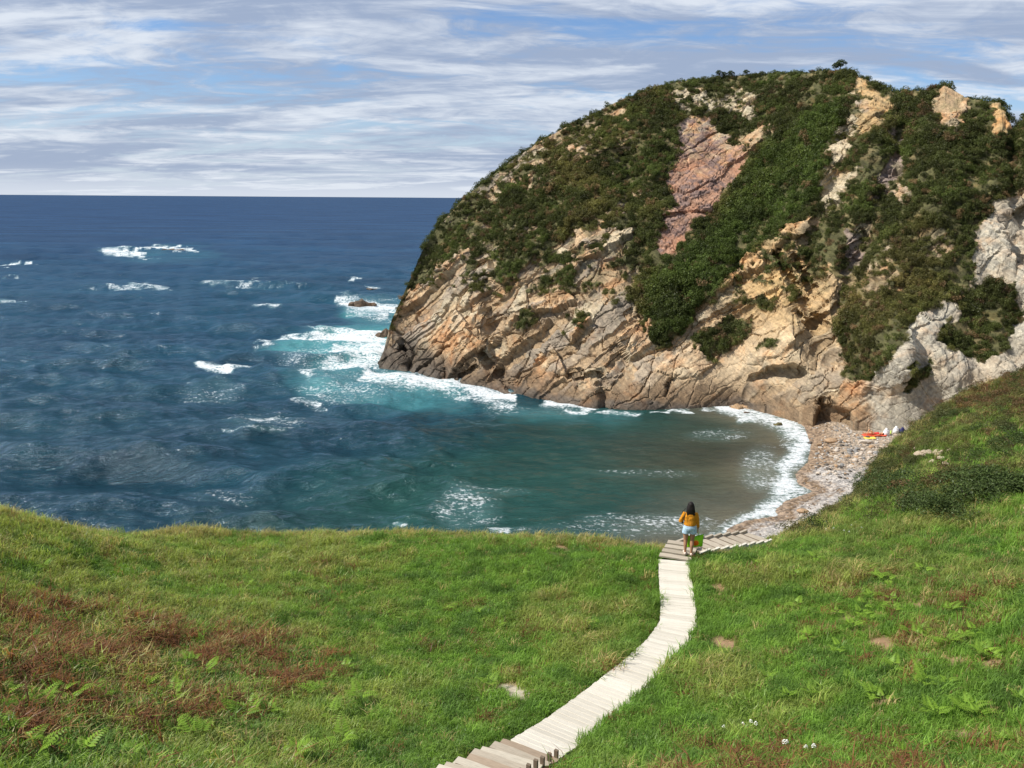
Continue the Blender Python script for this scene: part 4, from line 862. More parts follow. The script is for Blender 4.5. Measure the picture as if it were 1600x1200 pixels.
# ------------------------------------------------------------------ PEOPLE
def tube(V, Fc, pts, rad, seg=14, ref=(1, 0, 0)):
    """tapered tube with elliptical sections; rad: (half width along ref, half depth); capped"""
    pts = np.asarray(pts, float); n = len(pts); b0 = len(V)
    for i in range(n):
        t = pts[min(i + 1, n - 1)] - pts[max(i - 1, 0)]; t /= np.linalg.norm(t); r = np.asarray(ref, float); a = r - t * (r @ t)
        if np.linalg.norm(a) < 0.15: a = np.array([0, 1.0, 0]) - t * t[1]
        a /= np.linalg.norm(a); b = np.cross(t, a); ra, rb = rad[i] if isinstance(rad[i], tuple) else (rad[i], rad[i])
        for k in range(seg):
            w = 2 * math.pi * k / seg; V.append(pts[i] + a * ra * math.cos(w) + b * rb * math.sin(w))
    for i in range(n - 1):
        for k in range(seg):
            p = b0 + i * seg + k; q = b0 + i * seg + (k + 1) % seg; Fc.append((p, q, q + seg, p + seg))
    for i, rev in ((0, True), (n - 1, False)):
        c = len(V); V.append(pts[i]); 
        for k in range(seg):
            p = b0 + i * seg + k; q = b0 + i * seg + (k + 1) % seg; Fc.append((q, p, c) if rev else (p, q, c))
def ball(V, Fc, c, r, seg=14):
    pts = []; rad = []
    for i in range(9):
        a = -math.pi / 2 + math.pi * (i + 0.15) / 8.3; pts.append((c[0], c[1], c[2] + r[2] * math.sin(a))); rad.append((r[0] * math.cos(a) + 1e-4, r[1] * math.cos(a) + 1e-4))
    tube(V, Fc, pts, rad, seg)
def fuse(name, V, Fc, mat, parent, voxel=0.010, smooth=4):
    """one continuous surface: overlapping tapered volumes voxel-remeshed and smoothed"""
    o = link(name, pymesh(name, V, Fc, True), mat, parent); r = o.modifiers.new('remesh', 'REMESH'); r.mode = 'VOXEL'; r.voxel_size = voxel; r.use_smooth_shade = True
    s = o.modifiers.new('smooth', 'SMOOTH'); s.iterations = smooth; s.factor = 0.5; return o
def hand(V, Fc, w, d, palm_n, out, curl):
    """palm and five fingers; w wrist, d direction of the hand, palm_n towards the palm, out towards the thumb"""
    w, d, pn, out = (np.asarray(q, float) for q in (w, d, palm_n, out)); tube(V, Fc, [w, w + d * 0.03, w + d * 0.085], [(.026, .017), (.036, .017), (.034, .013)], 10, out)
    for k, (L, o) in enumerate(((0.068, .027), (0.078, .009), (0.072, -.009), (0.056, -.027))):
        p0 = w + d * 0.075 + out * o; p1 = p0 + d * L * .4 + pn * L * 0.1 * curl; p2 = p1 + (d * (1 - .6 * curl) + pn * curl) * L * .35; p3 = p2 + (d * (1 - curl) + pn * curl) * L * .28
        tube(V, Fc, [p0, p1, p2, p3], [.0095, .009, .008, .0065], 8)
    t0 = w + d * 0.02 + out * .028; tube(V, Fc, [t0, t0 + out * .025 + d * .025 + pn * .01, t0 + out * .028 + d * .055 + pn * .02], [.012, .011, .008], 8)
SKIN = plain('skin', (0.36, 0.19, 0.115), 0.55, 0.35, 0.08, 30, 0.1, 0.002); HAIR = plain('black_hair', (0.012, 0.009, 0.008), 0.6, 0.2, 0.3, 60, 0.3, 0.004)
MUST = plain('mustard_knit', (0.58, 0.235, 0.018), 0.85, 0.15, 0.2, 11, 1.0, 0.05); DENIM = plain('pale_denim', (0.40, 0.55, 0.69), 0.8, 0.2, 0.2, 14, 0.9, 0.03)
SHOE = plain('pale_shoe', (0.62, 0.5, 0.42), 0.7, 0.2); BLACK = plain('black_leather', (0.02, 0.02, 0.022), 0.5, 0.4); LIME = plain('lime_bag_fabric', (0.30, 0.72, 0.02), 0.6, 0.3, 0.12, 12, 0.5, 0.02)
ORANGE = plain('orange_print', (0.85, 0.16, 0.01), 0.55, 0.3, 0.05); YELLOW = plain('yellow_print', (0.75, 0.62, 0.03), 0.55, 0.3, 0.05); EYEW = plain('eye_white', (0.75, 0.73, 0.7), 0.3, 0.5, 0.02)
def build_woman():
    base = ground_hit(1074, 866); c = LA + LPD * 0.50 + LH * 0.30
    # stand on the landing below the feet's pixel
    r = rays(1075, 867); k = (LZ - 0.005 - CAMZ) / r[2]; c = CAM + r * k; c[2] = LZ - 0.006
    root = empty('person', c, math.radians(-6)); tag(root, 'person with long black hair, mustard sweater and denim shorts seen from behind', 'person')
    V = []; Fc = []
    for s, fy in ((-1, 0.03), (1, -0.02)):           # legs
        tube(V, Fc, [(s * .085, 0, .84), (s * .095, .005 + fy * .2, .66), (s * .09, .015 + fy * .5, .47), (s * .088, -.005 + fy * .8, .33), (s * .085, fy, .12), (s * .085, fy, .06)], [(.088, .095), (.082, .088), (.058, .062), (.056, .062), (.034, .038), (.036, .04)], 14)
        tube(V, Fc, [(s * .085, fy - .05, .045), (s * .088, fy + .03, .04), (s * .094, fy + .15, .028)], [(.03, .03), (.034, .032), (.036, .02)], 10)
    tube(V, Fc, [(0, 0, .78), (0, 0, .90), (0, 0, 1.02), (0, .01, 1.16), (0, .0, 1.28), (0, 0, 1.34), (0, .01, 1.40), (0, .02, 1.46)], [(.15, .11), (.165, .115), (.125, .09), (.14, .10), (.15, .085), (.09, .06), (.05, .05), (.05, .052)], 16)
    ball(V, Fc, (0, .03, 1.50), (.074, .092, .115)); tube(V, Fc, [(0, .115, 1.515), (0, .137, 1.485), (0, .12, 1.475)], [.010, .016, .012], 8)      # head, nose
    tube(V, Fc, [(-.03, .105, 1.445), (0, .118, 1.445), (.03, .105, 1.445)], [.008, .011, .008], 8, (0, 0, 1))                                       # lips
    for s in (-1, 1): tube(V, Fc, [(s * .072, .025, 1.475), (s * .082, .02, 1.50), (s * .075, .025, 1.525)], [.010, .016, .010], 8)                   # ears
    RA = [(.155, 0, 1.30), (.195, -.005, 1.16), (.215, -.01, 1.03), (.24, .03, .90), (.245, .05, .80)]; tube(V, Fc, RA, [.055, .048, .042, .034, .026], 12)
    LAm = [(-.155, 0, 1.30), (-.215, -.01, 1.17), (-.27, .0, 1.04), (-.20, .12, 1.06), (-.13, .20, 1.10)]; tube(V, Fc, LAm, [.055, .048, .044, .036, .028], 12)
    hand(V, Fc, (.245, .05, .80), (0, .1, -.995), (-.6, .6, 0), (0, 1, 0), .85); hand(V, Fc, (-.13, .20, 1.10), (.8, .45, .3), (.5, -.8, 0), (0, .3, .95), .7)
    fuse('body', V, Fc, SKIN, root, 0.008, 3)
    V = []; Fc = []                                   # hair: falls past the shoulders
    ball(V, Fc, (0, .012, 1.525), (.090, .102, .108)); tube(V, Fc, [(0, -.03, 1.52), (0, -.062, 1.42), (-.01, -.078, 1.33), (-.015, -.082, 1.26)], [(.088, .055), (.108, .05), (.118, .034), (.10, .016)], 14)
    for x, dx in ((-.085, -.03), (.085, .035)): tube(V, Fc, [(x * .8, .0, 1.52), (x, -.015, 1.42), (x + dx, -.035, 1.32)], [.035, .034, .015], 10)
    hg = random.Random(4)
    for k in range(16):
        x = hg.uniform(-.12, .12); z = hg.uniform(1.22, 1.29); tube(V, Fc, [(x * .8, -.075, 1.36), (x, -.088, 1.31), (x + hg.uniform(-.03, .03), -.092, z)], [.016, .014, .006], 6)
    fuse('hair', V, Fc, HAIR, root, 0.008, 1)
    V = []; Fc = []                                   # loose sweater
    tube(V, Fc, [(0, -.004, .935), (0, -.008, .96), (0, -.004, 1.04), (0, .004, 1.16), (0, 0, 1.27), (0, .0, 1.335), (0, .005, 1.375)], [(.168, .132), (.178, .138), (.170, .130), (.176, .128), (.170, .108), (.115, .085), (.066, .066)], 18)
    tube(V, Fc, [(.15, 0, 1.305)] + RA[1:4] + [(.243, .045, .86)], [.060, .056, .052, .046, .042], 12); tube(V, Fc, [(-.15, 0, 1.305)] + LAm[1:4] + [(-.155, .17, 1.085)], [.060, .057, .058, .050, .042], 12)
    fuse('sweater', V, Fc, MUST, root, 0.011, 3)
    V = []; Fc = []
    tube(V, Fc, [(0, 0, 1.0), (0, -.006, .93), (0, -.014, .86), (0, -.01, .80)], [(.135, .11), (.172, .135), (.186, .142), (.176, .13)], 18)
    for s in (-1, 1): tube(V, Fc, [(s * .085, -.008, .86), (s * .098, -.004, .76), (s * .104, 0, .685)], [(.098, .128), (.104, .118), (.108, .112)], 14)
    fuse('shorts', V, Fc, DENIM, root, 0.011, 3)
    for s, fy in ((-1, 0.03), (1, -0.02)):
        V = []; Fc = []; tube(V, Fc, [(s * .085, fy - .075, .042), (s * .085, fy - .05, .045), (s * .088, fy + .05, .042), (s * .095, fy + .15, .036), (s * .096, fy + .185, .03)], [(.028, .03), (.038, .043), (.041, .042), (.044, .036), (.03, .02)], 12)
        fuse('shoe', V, Fc, SHOE, root, 0.008, 2)
    for s in (-1, 1):
        V = []; Fc = []; ball(V, Fc, (s * .03, .108, 1.515), (.012, .012, .010), 8); link('eye', pymesh('eye', V, Fc, True), EYEW, root)
    W = Matrix.Translation(Vector(c)) @ Matrix.Rotation(math.radians(-6), 4, 'Z')
    # tote bag in the right hand
    bag = empty('tote_bag'); bag.matrix_world = W @ Matrix.Translation((.19, .17, 0)) @ Matrix.Rotation(math.radians(8), 4, 'Z'); tag(bag, 'lime green tote bag with orange round print held low in the right hand', 'bag')
    nx, nz = 14, 12; V = []; Fc = []
    def bulge(i, j, side):
        x = -.25 + .5 * i / nx; z = .19 + .36 * j / nz; f = (1 - (2 * i / nx - 1) ** 2) ** .5; q = math.sin(math.pi * min(j / nz * .95 + .12, 1)); y = side * (.012 + .055 * f * q) + .012 * math.sin(9 * x + 14 * z) * (j / nz); return (x * (1 - .06 * (1 - j / nz)), y, z - .035 * (1 - (2 * i / nx - 1) ** 2) * (j / nz) + .02 * abs(2 * i / nx - 1) * (j / nz) + 0.01 * math.sin(7 * x))
    for side in (-1, 1):
        b = len(V)
        for i in range(nx + 1):
            for j in range(nz + 1): V.append(bulge(i, j, side))
        for i in range(nx):
            for j in range(nz):
                a = b + i * (nz + 1) + j; f = (a, a + nz + 1, a + nz + 2, a + 1); Fc.append(f if side < 0 else f[::-1])
    n1 = (nx + 1) * (nz + 1)
    for i in range(nx): a = i * (nz + 1); Fc.append((a, a + n1, a + n1 + nz + 1, a + nz + 1))
    for j in range(nz): a = j; Fc.append((a, a + 1, a + 1 + n1, a + n1)); a = nx * (nz + 1) + j; Fc.append((a, a + n1, a + n1 + 1, a + 1))
    bagb = link('bag_body', pymesh('bag_body', V, Fc, True), LIME, bag)
    for y in (-.02, .02):
        V = []; Fc = []; tube(V, Fc, [(-.09, y, .51), (-.04, y * .8, .62), (.03, 0, .705), (.07, 0, .705), (.10, y * .8, .62), (.12, y, .51)], [(.012, .004)] * 6, 8, (0, 1, 0)); link('handle', pymesh('handle', V, Fc, True), LIME, bag)
    def disc(name, r, off, mat):
        V = []; Fc = []; cx, cz = 0.015, .335
        for a in range(0, 5):
            for k in range(24):
                w = 2 * math.pi * k / 24; x = cx + r * a / 4 * math.cos(w); z = cz + r * a / 4 * math.sin(w); i = (x + .25) / .5 * nx; j = (z - .19) / .36 * nz; p = bulge(i, j, -1); V.append((x, p[1] - off, z))
        for a in range(4):
            for k in range(24): p = a * 24 + k; q = a * 24 + (k + 1) % 24; Fc.append((p, q, q + 24, p + 24))
        link(name, pymesh(name, V, Fc, True), mat, bagb)
    disc('print_rim', .098, .008, YELLOW); disc('print_disc', .080, .012, ORANGE)
    hb = empty('shoulder_bag'); hb.matrix_world = W; tag(hb, 'small black bag tucked under the left arm of the person in mustard sweater', 'bag')
    V = []; Fc = []; tube(V, Fc, [(-.215, .09, 1.12), (-.215, .09, 1.08), (-.21, .09, .99), (-.205, .09, .95)], [(.02, .06), (.035, .09), (.038, .095), (.02, .08)], 12); link('pouch', pymesh('pouch', V, Fc, True), BLACK, hb)
    V = []; Fc = []; tube(V, Fc, [(-.215, .16, 1.11), (-.21, .165, 1.25), (-.13, .10, 1.385), (-.10, .0, 1.40), (-.14, -.10, 1.345), (-.20, -.135, 1.20), (-.222, .0, 1.09)], [(.012, .004)] * 7, 6, (0, 0, 1)); link('strap', pymesh('strap', V, Fc, True), BLACK, hb)
build_woman()

# ------------------------------------------------------------------ ROCKS AND STONES
def stone_mesh(name, seed, sub=2, rough=0.28, flat=0.7, angular=True):
    bm = bmesh.new(); bmesh.ops.create_icosphere(bm, subdivisions=sub, radius=1.0); V = np.array([v.co[:] for v in bm.verts]); g = np.random.default_rng(seed)
    if angular:                                  # cut by random planes for facets
        for _ in range(9):
            n = g.normal(size=3); n /= np.linalg.norm(n); d = 0.62 + 0.3 * g.random(); k = V @ n - d; V = V - np.maximum(k, 0)[:, None] * n
    V = V * (1 + rough * fbm(V * 1.3 + seed * 3.1, 3, seed))[:, None] * [1, 0.75 + .3 * g.random(), flat]
    for v, c in zip(bm.verts, V): v.co = c
    me = bpy.data.meshes.new(name); bm.to_mesh(me); bm.free(); me.polygons.foreach_set('use_smooth', [not angular] * len(me.polygons)); return me
WETROCK = rock_mat('wet_sea_rock', None, (0.12, 0.088, 0.062), 2.0, 0.05); TANROCK = rock_mat('tan_boulder', None, (0.36, 0.24, 0.14), 2.0, 0.04); MOSSROCK = rock_mat('mossy_rock', None, (0.115, 0.10, 0.045), 2.0, 0.04)
def big_rock(name, px, py, parts, mat, label, seed, z=-0.1):
    """a rock standing in the water: one mesh of several fused jagged blocks"""
    c = at_z(np.array(px), np.array(py), 0.0); V = []; T = []
    for k, (dx, dy, r, h) in enumerate(parts):
        me = stone_mesh('tmp', seed + k, 3, 0.35, 1.0); W = np.array([v.co[:] for v in me.vertices]) * [r, r * 0.8, h]; a = 0.6 * k + seed; ca, sa = math.cos(a), math.sin(a)
        W = np.stack([W[:, 0] * ca - W[:, 1] * sa + dx, W[:, 0] * sa + W[:, 1] * ca + dy, W[:, 2]], 1); b = len(V); V += list(W); T += [[b + q for q in p.vertices] for p in me.polygons]; bpy.data.meshes.remove(me)
    V = np.array(V); V += 0.18 * np.stack([fbm(V * 1.7, 3, seed + q) for q in range(3)], 1)
    o = link(name, mesh_np(name, V, T, False), mat); o.location = (c[0], c[1], z); return tag(o, label, 'rock')
big_rock('sea_rock', 562, 476, [(0, 0, 1.5, 1.1), (1.5, .4, 1.4, .7), (-1.2, .3, 1.2, .6), (.3, .9, 1.0, 1.3), (2.6, .5, 1.0, .35)], WETROCK, 'brown jagged rock ringed by white surf off the headland', 3)
big_rock('sea_rock', 594, 527, [(0, 0, 1.0, .9), (1.0, .3, 1.0, 1.3), (-.9, .1, .8, .5), (1.9, .6, 1.1, 1.6)], WETROCK, 'low dark rock spur jutting from the seaward tip of the headland', 9)
big_rock('sea_rock', 268, 391, [(0, 0, 2.6, .8), (2.8, .5, 2.0, .6), (-3.2, .4, 1.6, .5), (4.6, .6, 1.2, .35)], WETROCK, 'flat reef rock awash in breaking surf far out at sea', 15)
big_rock('sea_rock', 236, 389, [(0, 0, 1.4, .8), (-1.6, .3, 1.2, .6), (1.5, .3, 1, .5)], WETROCK, 'small reef rock at the breaking end of the far surf', 22)
big_rock('sea_rock', 578, 452, [(0, 0, 1.1, .5), (1.2, .3, .8, .35)], WETROCK, 'tiny dark rock showing in the waves beyond the jagged rock', 28)
big_rock('shore_boulder', 1152, 637, [(0, 0, .75, .55), (.7, .2, .55, .4)], TANROCK, 'rust brown boulder in the foam below the sea arch', 31)
big_rock('shore_boulder', 1215, 664, [(0, 0, .42, .42), (.25, .1, .3, .28)], MOSSROCK, 'round mossy boulder alone in the surf by the beach', 36)
big_rock('shore_boulder', 1167, 645, [(0, 0, .38, .2), (.4, .1, .3, .16)], WETROCK, 'small dark boulder nearly covered by foam below the sea arch', 41)
big_rock('shore_boulder', 1186, 634, [(0, 0, .9, .45), (.8, .3, .7, .35), (-.8, .2, .6, .3)], TANROCK, 'tan boulder heap at the mouth of the sea arch', 44, 0.3)

def beach_hit(px, py):
    r = rays(px, py); p = CAM + r * ((1.0 - CAMZ) / r[2])
    for _ in range(6): z = beach_z(p[None, :2])[0]; p = CAM + r * ((z - CAMZ) / r[2])
    return p
def build_stones():
    g = np.random.default_rng(31); cols = [('pale_stone', (0.50, 0.44, 0.37)), ('grey_stone', (0.24, 0.235, 0.225)), ('dark_stone', (0.10, 0.09, 0.08)), ('ochre_stone', (0.38, 0.26, 0.16))]; MS = []
    for k, (nm, c) in enumerate(cols):
        mt = rock_mat(nm, None, c, 3.0, 0.02)
        for q in range(2):
            me = stone_mesh(nm, 60 + k * 7 + q, 2, 0.22, 0.6, q == 0); me.materials.append(mt); MS.append((k, me))
    lab = ['pale stone lying on the sandy shingle below the cliffs', 'grey stone lying on the sandy shingle below the cliffs', 'dark stone lying on the sandy shingle below the cliffs', 'ochre stone lying on the sandy shingle below the cliffs']
    grp = ['pale beach stones', 'grey beach stones', 'dark beach stones', 'ochre beach stones']
    poly = [(1262, 690), (1285, 672), (1330, 672), (1376, 692), (1378, 715), (1362, 742), (1330, 750), (1270, 742), (1270, 715)]; n = 0
    while n < 190:
        x, y = g.uniform(1255, 1385), g.uniform(668, 755)
        if not inside(np.array([[x, y]]), poly)[0]: continue
        if y < 690 and g.random() < 0.5: continue
        p = beach_hit(x, y); k, me = MS[g.choice(8, p=[.22, .2, .16, .13, .12, .07, .06, .04])]; s = 0.09 + 0.18 * g.random() ** 2.4
        o = link('beach_stone', me); o.location = (p[0], p[1], p[2] + s * 0.22); o.scale = (s, s, s * (.7 + .5 * g.random())); o.rotation_euler = (g.normal(0, .2), g.normal(0, .2), g.random() * 6.28); tag(o, lab[k], 'stone', grp[k]); n += 1
    for x, y, s, k, l in ((1353, 692, .55, 0, 'large pale flat stone near the sunbather on the beach'), (1299, 690, .5, 7, 'large orange boulder standing alone on the sandy part of the beach'), (1255, 800, .36, 6, 'orange stone on the shingle beside a seaweed line')):
        p = beach_hit(x, y); o = link('beach_boulder', MS[k][1]); o.location = (p[0], p[1], p[2] + s * .2); o.scale = (s * 1.2, s, s * .8); tag(o, l, 'stone')
    # uncountable pebbles and weed scraps
    m = 9000; XY = np.stack([g.uniform(12, 50, m * 3), g.uniform(38, 90, m * 3)], 1); s = shore_sd(XY); ok = (s > 0.4) & (s < 22); XY = XY[ok][:m]; m = len(XY); Z = beach_z(XY); P = np.concatenate([XY, Z[:, None]], 1)
    pm = NT('pebbles'); pm.prin(pm.attr('tint', 'Vector', inst=True), 0.8, None, 0.25)
    pr = [proto('pebble', stone_mesh('pebble', 90 + k, 1, 0.2, 0.6, False), pm.m) for k in range(3)]
    px = project(P); far = 1 - sstep(px[:, 1], 725, 745); S = (0.03 + 0.05 * g.random(m) ** 2) * (1 + 0.9 * far)
    pal = np.array([[.42, .39, .35], [.27, .26, .245], [.13, .115, .10], [.33, .26, .19], [.37, .35, .32]]); C = pal[g.integers(0, 5, m)] * (.8 + .4 * g.random(m))[:, None]
    nearw = (shore_sd(XY) < 2.2); C = np.where((nearw & (g.random(m) < .6))[:, None], np.array([.12, .075, .04]), C)
    scatter('shingle', pr, P, np.stack([g.normal(0, .3, m), g.normal(0, .3, m), g.random(m) * 6.28], 1), np.stack([S, S, S * .8], 1), g.integers(0, 3, m), C, 'small loose pebbles and seaweed scraps on the beach')
    # stones slipping out of the bank on the right-hand hillside
    BM = rock_mat('bank_stone', None, (0.40, 0.33, 0.24), 4.0, 0.02); bms = []
    for q in range(3): me = stone_mesh('bank_stone', 120 + q, 2, 0.2, 0.6); me.materials.append(BM); bms.append(me)
    for k in range(26):
        x = 1457 + g.normal(0, 15); y = 716 + (x - 1457) * 0.12 + g.normal(0, 7); p = ground_hit(x, y)
        if p is None: continue
        s = 0.08 + 0.11 * g.random(); o = link('bank_stone', bms[k % 3]); o.location = (p[0], p[1], p[2] + 0.08 + .15 * s); o.scale = (s * 1.3, s, s); o.rotation_euler = (g.normal(0, .4), g.normal(0, .4), g.random() * 6.28)
        tag(o, 'pale angular stone spilling from the bare bank on the scrubby hillside', 'stone', 'stones spilling from the hillside bank')
build_stones()

# ------------------------------------------------------------------ PLANTS THAT CAN BE PICKED OUT
def fern_mesh(name, seed, fronds=4):
    g = np.random.default_rng(seed); V = []; T = []; B = []
    for f in range(fronds):
        a = g.random() * 6.283; L = 0.26 + 0.22 * g.random(); el = 0.5 + 0.5 * g.random(); p = np.zeros(3); d = np.array([math.cos(a) * math.cos(el), math.sin(a) * math.cos(el), math.sin(el)]); side = np.array([-math.sin(a), math.cos(a), 0]); v = g.random(); n = 11
        for k in range(n):
            q = p + d * L / n * 1.3; d = d + np.array([0, 0, -0.10]); d /= np.linalg.norm(d); b = len(V); V += [p - side * .003, p + side * .003, q + side * .002, q - side * .002]; T += [(b, b + 1, b + 2), (b, b + 2, b + 3)]; B += [v] * 4
            if k > 1:
                w = L * 0.42 * (1 - (k / n)) ** 0.8 + 0.012
                for s in (-1, 1):
                    tip = q + side * s * w + d * w * .45 + np.array([0, 0, -.15 * w]); mid = q + side * s * w * .5 + d * w * .02; mid2 = q + side * s * w * .45 + d * w * .42; b = len(V); V += [q, mid, tip, mid2]; T += [(b, b + 1, b + 2), (b, b + 2, b + 3)]; B += [v * .7 + .3 * g.random()] * 4
            p = q
    me = mesh_np(name, V, T, False); add_float(me, 'br', B); return me
def build_plants():
    g = np.random.default_rng(41); FM = leaf_mat('bracken_green', (0.20, 0.33, 0.045), 0.4, 0.35); fm = [fern_mesh('bracken_fern', 500 + k, 3 + k % 3) for k in range(5)]
    for me in fm: me.materials.append(FM)
    right = [(1342, 968), (1355, 975), (1330, 990), (1345, 955), (1305, 965), (1310, 905), (1318, 900), (1352, 900), (1372, 908), (1385, 915), (1392, 945), (1360, 940), (1375, 955), (1395, 962), (1420, 1000), (1432, 1005), (1440, 998), (1470, 1020), (1480, 1015), (1528, 1030), (1540, 1035), (1550, 1040), (1440, 1070), (1445, 1080), (1260, 1000), (1262, 1005), (1305, 1030), (1310, 1022), (1200, 1070), (1265, 1095), (1365, 1100), (1375, 1105), (1358, 1095), (1395, 1055), (1478, 1078), (1450, 1125), (1460, 1130), (1505, 1125), (1515, 1120), (1525, 1130), (1595, 1110), (1550, 1170), (1585, 1180), (1410, 1195), (1240, 905), (1240, 930), (1245, 955), (1178, 888), (1275, 880), (1290, 885), (1400, 880), (1440, 900), (1480, 965), (1500, 1005), (1520, 1000), (1180, 905), (1325, 1075), (1230, 1100)]
    left = [(85, 1100), (70, 1110), (100, 1095), (110, 1108), (120, 1100), (30, 1115), (20, 1125), (45, 1110), (160, 1105), (165, 1095), (268, 1110), (272, 1100), (290, 1050), (300, 1045), (328, 1058), (322, 1062), (320, 1160), (310, 1165), (275, 1150), (395, 1125), (380, 1130), (420, 1125), (440, 1190), (470, 1185), (455, 1195), (500, 1095), (520, 1130), (540, 1055), (535, 1170), (15, 1165), (40, 1180), (60, 1195), (130, 1195), (205, 1195), (395, 955), (390, 920), (330, 935), (560, 1100), (70, 895), (700, 960), (745, 965), (715, 955), (780, 985), (935, 985), (820, 905), (765, 1080), (10, 1100), (225, 1090)]
    for lst, lab, grp in ((right, 'bright green bracken fern in the grass between boardwalk and hillside', 'ferns on the hillside side of the boardwalk'), (left, 'bright green bracken fern in the grass on the seaward side of the boardwalk', 'ferns on the seaward side of the boardwalk')):
        for x, y in lst:
            p = ground_hit(x, y)
            if p is None: continue
            o = link('bracken_fern', fm[g.integers(5)]); s = 0.36 + 0.34 * g.random(); s *= 1.2 if y > 1080 and x < 600 else 1.0; o.location = (p[0], p[1], p[2] + 0.14); o.scale = (s, s, s); o.rotation_euler = (g.normal(0, .1), g.normal(0, .1), g.random() * 6.28); tag(o, lab, 'fern', grp)
    # white flower heads
    WH = plain('white_petals', (0.78, 0.78, 0.72), 0.8, 0.2); ST = plain('green_stem', (0.12, 0.16, 0.05), 0.8, 0.2); V = []; Fc = []
    gg = np.random.default_rng(5); head = []; hf = []
    for k in range(26):
        a = gg.random() * 6.28; r = 0.045 * math.sqrt(gg.random()); ball(head, hf, (r * math.cos(a), r * math.sin(a), .30 - 1.5 * r * r / .045), (.011, .011, .007), 5)
    hm = pymesh('flower_head', head, hf); hm.materials.append(WH); tube(V, Fc, [(0, 0, -.03), (.01, 0, .15), (0, 0, .29)], [.004, .003, .003], 5); sm = pymesh('stem', V, Fc); sm.materials.append(ST)
    for lst, lab, grp in (([(1228, 1172), (1258, 1180), (1224, 1176), (1270, 1182), (1160, 1142), (1172, 1140), (1180, 1145), (1130, 1146)], 'white flower head in the rough grass near the steps end of the boardwalk', 'white flowers in the rough grass'), ([(1330, 828), (1336, 822), (1345, 831), (1318, 836), (1302, 832), (1290, 836), (1326, 838), (1300, 824), (1312, 800), (1296, 815)], 'white flower head on the hillside lip above the shingle', 'white flowers above the shingle')):
        for x, y in lst:
            p = ground_hit(x, y)
            if p is None: continue
            r = empty('flower', p, g.random() * 6); s = 0.8 + .5 * g.random(); s *= .62; r.scale = (s, s, s); link('flower_head', hm, None, r); link('stem', sm, None, r); tag(r, lab, 'flower', grp)
    # gorse bushes on the near hillside
    GM = [leaf_mat('gorse_leaves', (0.056, 0.084, 0.028), 0.15, 0.45), leaf_mat('gorse_leaves_olive', (0.075, 0.085, 0.032), 0.15, 0.4)]; bm = [bush_mesh('foliage', 5200, 0.045, 700 + k, 0.6, 12, 0.6) for k in range(3)]
    bms = []
    for me in bm: me.materials.append(GM[0])
    bo = bm[0].copy(); bo.materials.clear(); bo.materials.append(GM[1])
    twig = []; tf = []
    for k in range(9):
        a = gg.random() * 6.28; e = .3 + .5 * gg.random(); tube(twig, tf, [(0, 0, -.1), (.3 * math.cos(a), .3 * math.sin(a), .2), (.7 * math.cos(a) * (1 - e * .3), .7 * math.sin(a), .3 + .3 * e)], [.03, .018, .008], 5)
    TW_ = plain('brown_twigs', (0.11, 0.075, 0.05), 0.9, 0.2); tw = pymesh('branches', twig, tf); tw.materials.append(TW_)
    for x, y, wpx, olv, lab in ((1408, 762, 62, 0, 'larger dark gorse bush on the lip of the hillside above the beach'), (1372, 752, 44, 0, 'smaller dark gorse bush at the very edge of the hillside over the beach'), (1388, 738, 38, 1, 'olive bush uphill of the dark gorse on the lip above the beach'), (1350, 768, 34, 1, 'olive bush at the lower end of the gorse on the lip above the shingle'), (1440, 786, 66, 0, 'dark gorse bush at the seaward end of the thicket below the stony bank'), (1482, 800, 70, 0, 'low dark gorse bush of the thicket touching the meadow grass'), (1528, 772, 78, 0, 'broad dark gorse bush in the middle of the hillside thicket'), (1578, 762, 80, 0, 'broadest dark gorse bush at the landward end of the hillside thicket'), (1552, 750, 54, 0, 'smaller dark gorse bush behind the broad ones of the hillside thicket'), (1500, 742, 40, 1, 'olive bush growing against the bare stony bank'), (1590, 690, 46, 0, 'gorse bush high on the hillside above the bare stony bank'), (1568, 668, 40, 1, 'olive bush high on the hillside above the bare stony bank'), (1480, 650, 40, 1, 'rusty olive bush on the hillside ridge by the pale cliff'), (1430, 720, 30, 1, 'olive tuft beside the bare stony bank')):
        p = ground_hit(x, y + wpx * 0.15)
        if p is None: continue
        d = np.linalg.norm(p - CAM); s = wpx * d / F * 0.58; r = empty('gorse_bush', p - np.array([0, 0, .05 * s]), g.random() * 6.28); r.scale = (s, s, s * .85); link('foliage', bo if olv else bm[g.integers(3)], None, r); link('branches', tw, None, r); tag(r, lab, 'bush', ('olive bushes on the hillside' if olv else 'gorse bushes on the hillside'))
    # wind-bent small trees on the crest of the headland
    cm = bush_mesh('crown', 1400, 0.075, 900, 0.6, 7); cm.materials.append(leaf_mat('tree_leaves', (0.045, 0.062, 0.025), 0.15, 0.35)); V = []; Fc = []
    tube(V, Fc, [(0, 0, -.6), (.08, 0, .3), (.2, .05, .8), (.3, .05, 1.1)], [.10, .08, .06, .03], 7); tube(V, Fc, [(.08, 0, .3), (-.2, .1, .75), (-.35, .1, 1.0)], [.06, .04, .02], 6); tube(V, Fc, [(.2, .05, .8), (.5, -.1, 1.1)], [.04, .02], 6); tm = pymesh('trunk', V, Fc, True); tm.materials.append(TW_)
